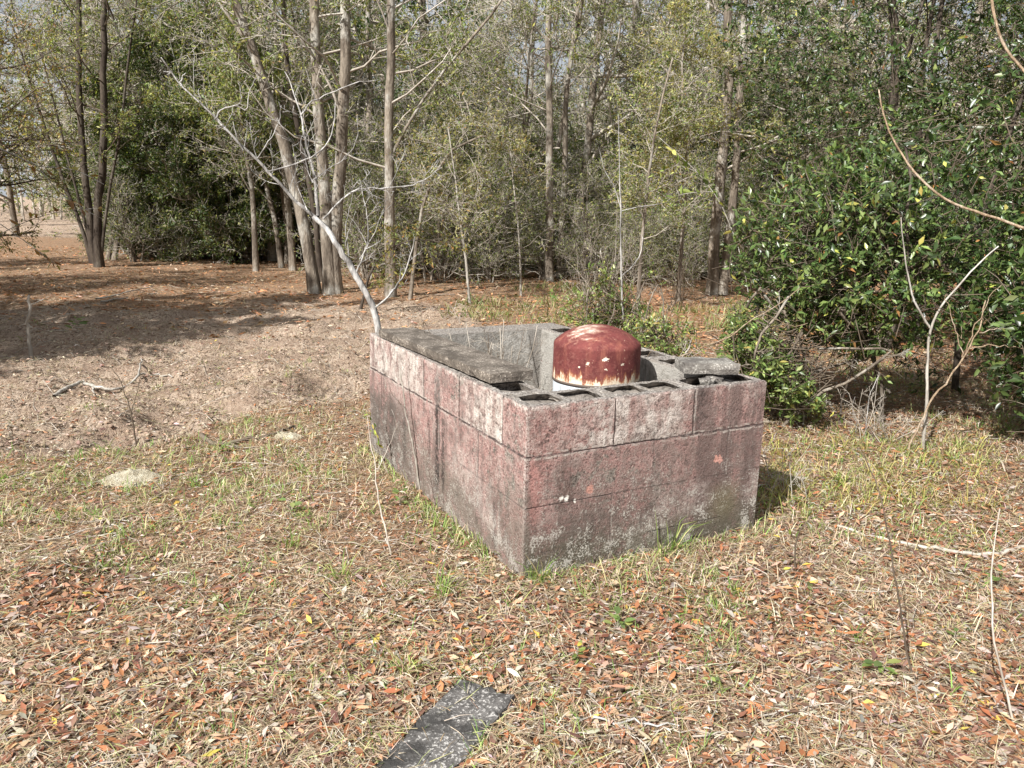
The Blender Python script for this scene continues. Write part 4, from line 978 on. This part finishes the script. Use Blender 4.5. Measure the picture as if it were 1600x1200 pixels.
single('brown_sapling', 'crooked brown sapling with curling lichened twigs leaning right beside the slim pale sapling', 'sapling', [([(1415, 715), (1430, 680), (1448, 640), (1470, 605), (1500, 565), (1515, 545), (1535, 500), (1540, 470)], 4.7, 4.7, .008, .004), ([(1503, 558), (1498, 530), (1488, 500), (1480, 470), (1478, 460)], 4.7, 4.7, .004, .002), ([(1515, 545), (1545, 538), (1570, 540), (1600, 545)], 4.7, 4.6, .004, .002), ([(1530, 520), (1550, 515), (1575, 513)], 4.7, 4.7, .003, .0015), ([(1510, 550), (1520, 520), (1533, 500), (1545, 460), (1565, 445)], 4.7, 4.7, .004, .0015), ([(1492, 520), (1505, 530), (1502, 510)], 4.7, 4.7, .002, .001)], 'vine', wob=.006)
single('white_twig', 'thin white curving twig under the bush left of the pale sapling', 'twig', [([(1357, 696), (1352, 670), (1356, 640), (1360, 610), (1375, 583)], 5.0, 5.1, .004, .002), ([(1335, 690), (1340, 660), (1330, 640), (1336, 620)], 5.1, 5.1, .0025, .001)], 'bark_white')
single('arching_vine', 'long tan vine arching down across the glossy bush to the right edge', 'vine', [([(1373, 140), (1378, 170), (1390, 210), (1415, 250), (1440, 285), (1485, 318), (1530, 332), (1600, 356), (1680, 385)], 3.1, 2.7, .0025, .006)], 'vine', wob=.001)
single('arching_vine', 'tan vine hanging into the top right corner of the view', 'vine', [([(1542, -60), (1550, 10), (1562, 60), (1580, 90), (1600, 112), (1650, 170)], 2.6, 2.5, .004, .0045)], 'vine', wob=.001)
single('green_vine', 'yellow green arching vine rising from the enclosure toward the glossy bush', 'vine', [([(1000, 597), (1040, 566), (1100, 542), (1140, 528), (1175, 497), (1195, 490), (1225, 470), (1250, 450)], 4.1, 4.9, .004, .003), ([(1005, 595), (1050, 575), (1095, 550), (1120, 535), (1150, 518)], 4.1, 4.5, .003, .002), ([(1190, 489), (1215, 500), (1240, 512), (1262, 505)], 4.7, 4.8, .003, .002), ([(990, 600), (1010, 560), (1020, 545)], 4.1, 4.1, .002, .001), ([(1100, 560), (1130, 556), (1145, 562)], 4.1, 4.1, .002, .001)], 'vine', wob=.002)
y = gY(50, 572); single('upright_stick', 'pale upright stick standing alone in the bare soil at the far left', 'stick', [([(51, 575), (47, 545), (44, 510), (46, 490), (45, 462)], y, y, .018, .010), ([(45, 478), (56, 472), (68, 467)], y, y, .006, .003), ([(44, 508), (51, 512)], y, y, .006, .003), ([(44, 506), (30, 508)], y, y, .004, .002)], 'bark_pale', wob=.005)
y = gY(213, 698); single('dark_twig', 'thin dark forked twig standing by the hollow left of the enclosure', 'twig', [([(213, 698), (207, 655), (200, 625), (188, 595), (174, 573)], y, y, .005, .002), ([(205, 645), (215, 610), (220, 580)], y, y, .003, .001), ([(203, 635), (180, 625), (150, 622)], y, y, .003, .001)], 'twig_dark')
single('shrub_sapling', 'slim white stem rising through the green shrub behind the tank', 'sapling', [([(974, 500), (971, 440), (970, 380), (970, 330), (968, 285), (968, 250), (966, 180)], 8.0, 8.0, .011, .003), ([(971, 432), (990, 415), (1003, 395), (1004, 370)], 8.0, 8.0, .006, .003), ([(970, 325), (960, 290), (945, 270), (935, 230)], 8.0, 8.0, .006, .002), ([(970, 330), (1000, 322), (1040, 318), (1070, 290)], 8, 8.2, .005, .002)], 'bark_white')
single('wild_seedling', 'leafy seedling sprays hanging at the centre right before the woods', 'sapling', [([(1180, 520), (1160, 400), (1120, 300), (1070, 250), (1030, 215)], 7.2, 7.5, .005, .002), ([(1120, 300), (1080, 300), (1040, 310)], 7.4, 7.4, .004, .002), ([(1090, 270), (1060, 255), (1020, 275)], 7.4, 7.4, .003, .001)], 'bark_pale', leaves=60, lsize=.08, lpal=[(.14, .2, .05), (.3, .36, .1), (.42, .4, .12)])
single('left_limb', 'thin bare limb reaching in from the left edge across the dark clump tree', 'branch', [([(-60, 210), (20, 240), (60, 262), (110, 262), (140, 275), (162, 288)], 9, 8.6, .012, .003), ([(60, 262), (100, 310), (160, 342)], 8.8, 8.6, .005, .002), ([(-30, 380), (40, 345), (90, 330), (160, 325)], 8.8, 8.6, .005, .002), ([(-30, 330), (30, 370), (70, 400), (90, 415)], 8.8, 8.6, .005, .002)], 'bark_pale', leaves=70, lsize=.09, lpal=OR)

# fallen branches, laid on the ground along picture points
def laid(name, label, cat, paths, mat, seed=1, dz=.0):
    rng = np.random.default_rng(seed); tb = Tubes(); p0 = gp(*paths[0][0][0]); o = np.array(p0)
    for (pts, r0, r1) in paths:
        polytube(tb, [Vector(np.array(gp(x, y_, r0 * .7 + dz)) - o) for x, y_ in pts], r0, r1, 6, rng, wob=.006)
    ob = link(name, tb.mesh(name), M[mat]); ob.location = p0
    return tag(ob, label, cat)
laid('fallen_branch', 'thick pale fallen branch with a bend lying on the bare soil at the left', 'branch', [([(85, 628), (105, 615), (132, 602), (145, 613), (180, 617), (205, 610), (217, 594)], .015, .009), ([(215, 594), (250, 592), (270, 596)], .009, .005), ([(217, 594), (222, 575), (222, 565)], .009, .004), ([(145, 613), (148, 625)], .008, .005)], 'bark_pale', 1, .03)
laid('fallen_branch', 'dark fallen branch ending in a pale stone left of the enclosure', 'branch', [([(315, 682), (330, 697), (345, 700), (365, 693), (420, 685), (462, 668)], .016, .007), ([(362, 693), (375, 705)], .008, .004)], 'twig_dark', 2)
laid('fallen_branch', 'long brown fallen branch crossing the litter right of the enclosure', 'branch', [([(1308, 826), (1360, 842), (1420, 855), (1480, 868), (1540, 873), (1580, 868), (1610, 855)], .007, .010), ([(1560, 870), (1572, 857), (1585, 850)], .004, .002)], 'twig', 3, .01)
laid('fallen_branch', 'short pale forked branch under the long brown one at the right', 'branch', [([(1316, 850), (1345, 860), (1362, 872), (1370, 880)], .006, .004), ([(1360, 870), (1376, 858)], .004, .002)], 'bark_pale', 4)
laid('fallen_branch', 'dark curved branch lying in the litter at the right edge', 'branch', [([(1480, 905), (1540, 925), (1570, 950), (1605, 970)], .006, .009)], 'twig_dark', 5, .01)
laid('fallen_branch', 'thin white stick lying right of the speckled slab', 'stick', [([(900, 1128), (930, 1134), (980, 1137), (1060, 1141)], .004, .0025)], 'bark_white', 6, .012)
laid('fallen_branch', 'bundle of thin grey sticks lying at the bottom right of the litter', 'stick', [([(1200, 1083), (1250, 1098), (1320, 1112)], .004, .002), ([(1190, 1125), (1250, 1115), (1300, 1105)], .003, .002), ([(1080, 1158), (1150, 1145), (1240, 1122)], .003, .002), ([(1260, 1120), (1300, 1128)], .003, .001)], 'twig', 7, .012)
laid('fallen_branch', 'thin twig lying in the leaves just above the speckled slab', 'twig', [([(630, 955), (680, 965), (700, 940), (715, 915)], .004, .002), ([(645, 980), (672, 958)], .003, .002)], 'twig', 8, .01)
laid('fallen_branch', 'light stick lying across the shaded soil in the middle left', 'stick', [([(150, 470), (190, 462), (240, 450)], .012, .006), ([(158, 474), (200, 468)], .012, .008)], 'bark_pale', 9, .02)
laid('fallen_branch', 'pale forked twigs lying in the litter at the right of the enclosure', 'twig', [([(1290, 955), (1320, 975), (1350, 995)], .003, .0015), ([(1210, 945), (1250, 970), (1280, 985)], .003, .0015)], 'bark_pale', 10, .01)
laid('fallen_branch', 'bent stick poking out of the litter at the bottom right', 'stick', [([(1430, 1080), (1480, 1055), (1500, 1040)], .004, .002), ([(1500, 1150), (1450, 1110), (1400, 1085)], .003, .002)], 'twig', 11, .01)

# pale clod of sand
g = G('pale_clod'); v = g.n('ShaderNodeTexCoord').outputs['Object']
nn_ = g.noise(v, 30, 6, .7); n3_ = g.noise(v, 150, 4, .7); M['clod'] = g.done(g.bsdf(g.mix(g.ss(n3_, .46, .34), g.mix(g.ss(nn_, .35, .65), (.46, .40, .28), (.70, .65, .51)), (.26, .20, .13)), .95, g.bump(g.math('ADD', nn_, n3_), 1.0, .02), .1))
def clod(name, label, px, py, rx, ry, h, seed, mat, rz=0):
    c = gp(px, py); n = 26; rng = np.random.default_rng(seed); k = 30
    r = np.linspace(0, 1, n); th = np.arange(k) * 2 * math.pi / k; Rr, T = np.meshgrid(r, th, indexing='ij')
    wob = 1 + .25 * (vn(np.cos(T) * 2 + seed, np.sin(T) * 2, 1.3, seed) - .5) * 2
    X = Rr * np.cos(T) * rx * wob; Y = Rr * np.sin(T) * ry * wob
    Z = h * (1 - Rr ** 2) * (.7 + .8 * (fbm(X, Y, 22, seed) - .3)) - .012 * Rr ** 3 + (fbm(X, Y, 60, seed + 3) - .5) * .012
    V = np.stack([X, Y, Z], -1).reshape(-1, 3); i = np.arange(n - 1)[:, None] * k; j = np.arange(k)[None]; j2 = (j + 1) % k
    Q = np.stack([i + j, i + k + j, i + k + j2, i + j2], -1).reshape(-1, 4)
    o = link(name, make_mesh(name, V, None, Q, smooth=False), mat); o.location = c; o.rotation_euler = (0, 0, rz)
    return tag(o, label, 'clod')
clod('sand_clod', 'pale cream clod of sandy soil lying in the thin grass left of the enclosure', 205, 752, .18, .11, .062, 4, M['clod'], .2)
clod('sand_clod', 'small whitish clod at the end of the dark fallen branch', 448, 684, .11, .055, .045, 6, M['clod'])

# ------------------------------------------------------------------ litter, straw and grass
def spread_pts(n, y0, y1, power, rng, xw=.74, xp=.5):
    u_ = rng.random(n)
    Y = (y0 ** (1 - power) + u_ * (y1 ** (1 - power) - y0 ** (1 - power))) ** (1 / (1 - power)) if power != 1 else y0 * (y1 / y0) ** u_
    X = rng.uniform(-1, 1, n) * (xw * Y + xp)
    return X, Y
def outside_wall(X, Y, m=.0):
    a, c = ac(X, Y); return (a < -m) | (a > FR + m) | (c < -m) | (c > LF + m)
def off_slab(X, Y, m=.0):
    dx = X - SLAB[0]; dy = Y - SLAB[1]; t = R(-27); u_ = dx * math.cos(t) + dy * math.sin(t); v_ = -dx * math.sin(t) + dy * math.cos(t)
    return (np.abs(u_) > .10 - m) | (np.abs(v_) > .22 - m)
def gnorm(X, Y):
    e = .03; return unit(np.stack([-(gz(X + e, Y) - gz(X - e, Y)) / (2 * e), -(gz(X, Y + e) - gz(X, Y - e)) / (2 * e), np.ones_like(X)], -1))
LIT = [(.33, .14, .065), (.38, .215, .125), (.23, .10, .06), (.50, .34, .235), (.46, .39, .32), (.17, .10, .075), (.58, .42, .09), (.38, .33, .28)]
LW = [.19, .18, .16, .11, .06, .20, .010, .10]
def litter(name, n, y0, y1, power, size, seed, fine, dens, nobj=0, parent=None, pal=LIT, w=LW, lift=.006):
    rng = np.random.default_rng(seed); X, Y = spread_pts(n, y0, y1, power, rng)
    k = rng.random(n) < dens(X, Y); k &= outside_wall(X, Y, .0) & (off_slab(X, Y) | (rng.random(n) < .07)); X, Y = X[k], Y[k]; n = len(X)
    nn = gnorm(X, Y) + rng.normal(0, .30, (n, 3)); th = rng.uniform(0, 2 * math.pi, n)
    D = np.stack([np.cos(th), np.sin(th), rng.normal(.0, .16, n)], -1)
    L = size * rng.uniform(.45, 1.3, n); D = unit(D)
    Bp = np.stack([X, Y, gz(X, Y) + lift + rng.exponential(.005, n) + np.maximum(0, -D[:, 2]) * L], -1)
    Bp -= D * (L * .5)[:, None] * [1, 1, 0]
    C = pick(n, pal, w, .22, rng); Wd = L * rng.uniform(.24, .46, n); cu = rng.uniform(-.12, .22, n); fo = rng.uniform(-.2, .7, n)
    own = np.zeros(n, bool)
    if nobj:
        d = np.hypot(X, Y) / L; inv = (np.abs(X / Y) < .63) & (Y > 1.85); own[np.argsort(np.where(inv, d, 1e9))[:nobj]] = True
    r_ = ~own
    link(name, leaves_mesh(name, Bp[r_], D[r_], nn[r_], L[r_], Wd[r_], C[r_], fold=fo[r_], curl=cu[r_], fine=fine), M['leaf_dry'], parent, 'stuff')
    if nobj:
        shapes = []
        for i in range(36):
            me = leaves_mesh('fallen_leaf', np.zeros((1, 3)), np.array([[1.0, 0, 0]]), np.array([[0, 0, 1.0]]), np.array([1.0]), np.array([rng.uniform(.26, .44)]), pick(1, pal, w, .2, rng), fold=rng.uniform(-.2, .6), curl=rng.uniform(-.1, .2), fine=True)
            me.materials.append(M['leaf_dry']); shapes.append(me)
        for i in np.nonzero(own)[0]:
            d = Vector(D[i]); q = Vector(nn[i]); q = (q - d * q.dot(d)).normalized(); s_ = q.cross(d)
            ob = link('fallen_leaf', shapes[rng.integers(36)], None, ground)
            ob.matrix_local = Matrix.Translation(Vector(Bp[i])) @ Matrix((d, s_, q)).transposed().to_4x4() @ Matrix.Scale(float(L[i]), 4)
def dens_near(X, Y):
    base = .16 + .52 * sstep(3.4, 2.0, Y) ; base = np.maximum(base, .95 * sstep(.6, 1.5, X)); n = fbm(X, Y, 1.6, 41)
    return np.clip(base * (.35 + 1.3 * sstep(.32, .66, n)), 0, 1) * (1 - .75 * sandmask(X, Y))
litter('leaf_litter', 95000, 1.3, 8.5, .65, .043, 201, 'mid', dens_near, 300)
litter('leaf_litter', 30000, 8.0, 22, .4, .085, 202, False, lambda X, Y: .75 * (1 - .75 * sandmask(X, Y)), pal=[(.40, .19, .09), (.46, .26, .14), (.30, .13, .07), (.46, .36, .26), (.22, .15, .10)], w=[.3, .25, .15, .18, .12])
# small crumbs: bits of bark, broken leaves
litter('leaf_crumbs', 70000, 1.3, 7, .8, .022, 203, False, lambda X, Y: .9 - .45 * sandmask(X, Y), pal=[(.42, .34, .265), (.28, .195, .14), (.52, .46, .40), (.12, .085, .06), (.38, .18, .10)], w=[.3, .25, .18, .15, .12], lift=.003)
rc = np.random.default_rng(212); CX, CY = spread_pts(9000, 4.1, 14, .6, rc); kq = rc.random(len(CX)) < sandmask(CX, CY) * sstep(.38, .62, fbm(CX, CY, 1.8, 88)) * 1.2
CX, CY = CX[kq], CY[kq]; nq = len(CX); oct_ = np.array([[1, 0, 0], [0, 1, 0], [-1, 0, 0], [0, -1, 0], [0, 0, .75], [0, 0, -.5]], float)
szq = np.minimum(rc.exponential(.006, nq), .014) + .005; VQ = (oct_[None] * (1 + rc.normal(0, .28, (nq, 6, 3))) + rc.normal(0, .15, (nq, 6, 3))) * szq[:, None, None] + np.stack([CX, CY, gz(CX, CY) + szq * .25], -1)[:, None, :]
TQ = np.array([[0, 1, 4], [1, 2, 4], [2, 3, 4], [3, 0, 4], [1, 0, 5], [2, 1, 5], [3, 2, 5], [0, 3, 5]])[None] + (np.arange(nq) * 6)[:, None, None]
link('soil_clods', make_mesh('soil_clods', VQ.reshape(-1, 3), TQ.reshape(-1, 3), None, np.repeat(pick(nq, [(.36, .27, .195), (.26, .185, .13), (.44, .345, .26)], None, .12, rc), 6, 0)), M['leaf_dry'], kind='stuff')
rt = np.random.default_rng(208); tb = Tubes(); TX, TY = spread_pts(1500, 1.4, 13, .7, rt)
for x, y in zip(TX, TY):
    if not (outside_wall(x, y, .18) and off_slab(x, y, .06)): continue
    th = rt.uniform(0, 6.28); L = rt.uniform(.05, .26) * (1 + .06 * y); n = 5; t = np.linspace(-.5, .5, n) * L
    px_ = x + np.cos(th) * t + rt.normal(0, L * .045, n); py_ = y + np.sin(th) * t + rt.normal(0, L * .045, n); r_ = rt.uniform(.0011, .0028) * (1 + .07 * y)
    tb.add(np.stack([px_, py_, gz(px_, py_) + .006 + rt.random(n) * .014], -1), np.linspace(r_, r_ * .5, n), 4)
link('fallen_twigs', tb.mesh('fallen_twigs'), M['twig'], kind='stuff')
# clods in the disturbed soil
litter('soil_crumbs', 60000, 4.2, 14, .6, .032, 204, False, lambda X, Y: .8 * sandmask(X, Y), pal=[(.44, .345, .27), (.30, .21, .155), (.54, .45, .37), (.16, .11, .08), (.38, .20, .12)], w=[.30, .26, .10, .26, .08], lift=.004)

def straws(name, n, y0, y1, power, seed, length, wid, dens, pal, w, flat=(.0, .35), mat='straw', droop=(0, .5)):
    rng = np.random.default_rng(seed); X, Y = spread_pts(n, y0, y1, power, rng)
    k = (rng.random(n) < dens(X, Y)) & outside_wall(X, Y, .01) & (off_slab(X, Y) | (rng.random(n) < .16)); X, Y = X[k], Y[k]; n = len(X)
    th = rng.uniform(0, 2 * math.pi, n); D = unit(np.stack([np.cos(th), np.sin(th), rng.uniform(*flat, n)], -1))
    L = length * rng.uniform(.4, 1.4, n)
    B = np.stack([X, Y, gz(X, Y) + .003 + rng.exponential(.008, n) * (flat[1] < .6)], -1) - D * (L * .5)[:, None] * [1, 1, 0] * (flat[1] < .6)
    ok = outside_wall(B[:, 0], B[:, 1], .0) & outside_wall(B[:, 0] + D[:, 0] * L, B[:, 1] + D[:, 1] * L, .0)
    B, D, L = B[ok], D[ok], L[ok]; n = len(B)
    link(name, blades_mesh(name, B, D, L, wid * rng.uniform(.6, 1.3, n) * (1 + B[:, 1] * .06), pick(n, pal, w, .2, rng), rng.uniform(*droop, n)), M[mat], None, 'stuff')
STR = [(.45, .355, .24), (.34, .245, .155), (.56, .48, .37), (.21, .145, .095), (.36, .37, .16)]
straws('dry_straw', 150000, 1.3, 8.5, .75, 301, .068, .0023, lambda X, Y: np.clip((.25 + 1.1 * sstep(.35, .65, fbm(X, Y, 1.9, 51))) * (1 - .40 * sandmask(X, Y)), 0, 1), STR, [.34, .24, .2, .12, .1])
straws('dry_straw', 22000, 8, 20, .5, 302, .16, .006, lambda X, Y: .7 - .5 * sandmask(X, Y), [(.46, .28, .16), (.40, .30, .20), (.5, .4, .3)], [.4, .3, .3])
def gd(X, Y):
    b = sstep(.50, .66, fbm(X, Y, 1.5, 61)) * .9 + .10
    zone = sstep(2.0, 3.0, Y) * .8 + .22
    return np.clip(b * zone, 0, 1) * (1 - .94 * sandmask(X, Y))
# grass grows in tufts: many blades from each root point
def tufts(name, n, per, y0, y1, power, seed, length, wid, dens, pal, w, sp=.03, pts=None):
    rng = np.random.default_rng(seed)
    if pts is None:
        X, Y = spread_pts(n, y0, y1, power, rng); k = (rng.random(n) < dens(X, Y)) & outside_wall(X, Y, .02) & off_slab(X, Y); X, Y = X[k], Y[k]
    else: X, Y = np.array(pts, float).T
    c = rng.poisson(per, len(X)) + 2; sc = np.repeat(rng.uniform(.5, 1.3, len(X)), c); i = np.repeat(np.arange(len(X)), c); n = len(i)
    X = X[i] + rng.normal(0, sp, n); Y = Y[i] + rng.normal(0, sp, n)
    ok = outside_wall(X, Y, .0); X, Y, sc, i = X[ok], Y[ok], sc[ok], i[ok]; n = len(X)
    th = rng.uniform(0, 2 * math.pi, n); D = unit(np.stack([np.cos(th), np.sin(th), rng.uniform(.35, 2.2, n)], -1))
    L = length * sc * rng.uniform(.5, 1.3, n); B = np.stack([X, Y, gz(X, Y) - .004], -1)
    E_ = B + D * L[:, None]; bad = ~outside_wall(E_[:, 0], E_[:, 1], .01); D[bad, 0] *= -.3; D[bad, 1] = -np.abs(D[bad, 1]) * .3; D = unit(D)
    return blades_mesh(name, B, D, L, wid * rng.uniform(.7, 1.3, n) * (1 + B[:, 1] * .05), pick(n, pal, w, .18, rng), rng.uniform(.1, 1.0, n))
GR = [(.15, .27, .06), (.24, .36, .09), (.34, .38, .14), (.46, .43, .22), (.50, .42, .29)]
link('grass', tufts('grass', 8200, 8, 1.4, 8.5, .35, 401, .085, .0032, gd, GR, [.25, .25, .2, .15, .15]), M['grass'], kind='stuff')
link('dry_grass', tufts('dry_grass', 6500, 8, 1.6, 9, .3, 402, .09, .0026, lambda X, Y: np.clip(sstep(.36, .62, fbm(X, Y, 1.2, 66)) * (sstep(1.8, 2.8, Y) * .8 + .15), 0, 1) * (1 - .92 * sandmask(X, Y)), STR, [.34, .2, .26, .08, .12], .05), M['straw'], kind='stuff')
wd = np.random.default_rng(9); wx = wd.uniform(-4, 5.5, 900); wy = wd.uniform(9.0, 14.5, 900)
wk = (fbm(wx, wy, .8, 71) > .55) & (wx > -.8)
link('ground_weeds', tufts('ground_weeds', 0, 12, 0, 0, 0, 405, .20, .008, None, [(.14, .19, .06), (.22, .26, .09), (.34, .31, .16), (.40, .32, .2)], [.3, .3, .2, .2], .12, pts=np.stack([wx, wy], -1)[wk]), M['grass'], kind='stuff')
# grass hugging the foot of the walls
wp = [(encl(t, -.03 - rg.random() * .05)[0:2]) for t in np.linspace(.02, FR, 46)] + [(encl(-.03 - rg.random() * .05, t)[0:2]) for t in np.linspace(0, LF, 60)] + [(encl(FR + .03 + rg.random() * .12, t)[0:2]) for t in np.linspace(0, LF, 60)]
link('grass', tufts('grass', 0, 9, 0, 0, 0, 403, .085, .0030, None, GR + [(.6, .5, .36)], [.12, .16, .18, .2, .2, .14], .025, pts=wp), M['straw'], kind='stuff')
# grassy patch at the right between wall and bush
rp = [(gp(rg.uniform(1200, 1560), rg.uniform(690, 800))[0:2]) for _ in range(230)]
link('grass', tufts('grass', 0, 9, 0, 0, 0, 404, .11, .0034, None, [(.34, .36, .10), (.46, .42, .14), (.56, .46, .24), (.24, .28, .08)], [.3, .3, .25, .15], .05, pts=rp), M['grass'], kind='stuff')

# grass tufts and seedlings one can pick out
TUF = [(845, 905, .13, 'grass tuft bent over at the near corner of the enclosure'), (1050, 838, .17, 'long green grass tuft leaning against the foot of the front wall'), (455, 855, .10, 'green tuft in the thin grass left of the enclosure'), (535, 905, .12, 'bright green tuft in the litter left of the near corner'), (690, 930, .12, 'spreading green tuft between the enclosure and the speckled slab'), (470, 810, .09, 'small leafy green tuft left of the enclosure'), (370, 965, .10, 'green tuft in the middle of the left litter'), (1150, 930, .11, 'upright green tuft in front of the enclosure at the right'), (345, 705, .08, 'green tuft beside the dark fallen branch'), (300, 760, .08, 'fine green tuft right of the pale clod'), (1500, 700, .16, 'shaded grass tuft at the foot of the pale sapling'), (1310, 755, .14, 'yellowish grass tuft in the sunny patch before the bush'), (640, 1050, .09, 'green tuft at the upper left of the speckled slab'), (1340, 1000, .09, 'pale green tuft in the right litter'), (160, 890, .09, 'grass tuft at the left edge of the litter'), (760, 860, .08, 'small green tuft at the foot of the left wall near the corner')]
for i, (px, py, l, lb) in enumerate(TUF):
    c = gp(px, py)
    while not outside_wall(c.x, c.y, .03): c.y -= .02; c.x -= .005
    me = tufts('grass_tuft', 0, 26, 0, 0, 0, 500 + i, l * 1.15, .0042, None, [(.16, .26, .06), (.24, .34, .09), (.34, .38, .12), (.5, .44, .22)], [.3, .35, .2, .15], .016, pts=[(c.x, c.y)])
    me.transform(Matrix.Translation((-c.x, -c.y, 0)))
    o = link('grass_tuft', me, M['grass']); o.location = (c.x, c.y, 0); tag(o, lb, 'grass')
    o['kind'] = 'stuff'; del o['category']; 
SEE = [(1255, 925, 'yellow green seedling in the litter right of the enclosure'), (1110, 1075, 'pale seedling among red leaves below the enclosure'), (1375, 1058, 'green seedling beside the foot of the reddish stem'), (1490, 1005, 'dark green seedling in the right litter'), (1500, 845, 'bright green seedling in the litter below the big bush'), (1560, 918, 'small green seedling at the right edge'), (625, 790, 'green seedling in the grass at the left of the enclosure'), (965, 985, 'small weed below the front wall'), (455, 800, 'bright leafy weed left of the enclosure'), (1240, 790, 'dark green seedling at the right corner of the enclosure'), (900, 1035, 'weed with yellow leaves right of the speckled slab'), (120, 520, 'low dark weed patch in the shaded soil at the left')]
for i, (px, py, lb) in enumerate(SEE):
    c = gp(px, py); rng = np.random.default_rng(600 + i); n = int(rng.integers(6, 17)); big = 2.2 if i == 11 else float(rng.uniform(.6, 1.15))
    th = rng.uniform(0, 6.28, n); h = rng.uniform(.01, .07, n) * big; r_ = rng.uniform(0, .03, n) * big
    B = np.stack([np.cos(th) * r_, np.sin(th) * r_, h], -1); D = np.stack([np.cos(th), np.sin(th), rng.uniform(-.1, .5, n)], -1)
    root = thing('seedling', lb, 'seedling', (c.x, c.y, c.z))
    L = rng.uniform(.028, .048, n) * big
    link('leaves', leaves_mesh('leaves', B, D, np.tile([0, 0, 1.0], (n, 1)) + rng.normal(0, .3, (n, 3)), L, L * .5, pick(n, [(.17, .24, .07), (.26, .31, .10), (.12, .17, .06)] + ([(.5, .42, .08)] if i in (0, 10) else []), None, .15, rng), fine=True), M['grass'], root, 'stuff')
    tb = Tubes()
    for b in B[:7]: tb.add(np.array([[0, 0, -.01], b * [.5, .5, .6], b]), [.0016, .0013, .001], 3)
    link('stem', tb.mesh('stem'), M['twig'], root)
print('TRIS', sum(len(m.loops) - 2 * len(m.polygons) for m in bpy.data.meshes), 'objs', len(bpy.data.objects))
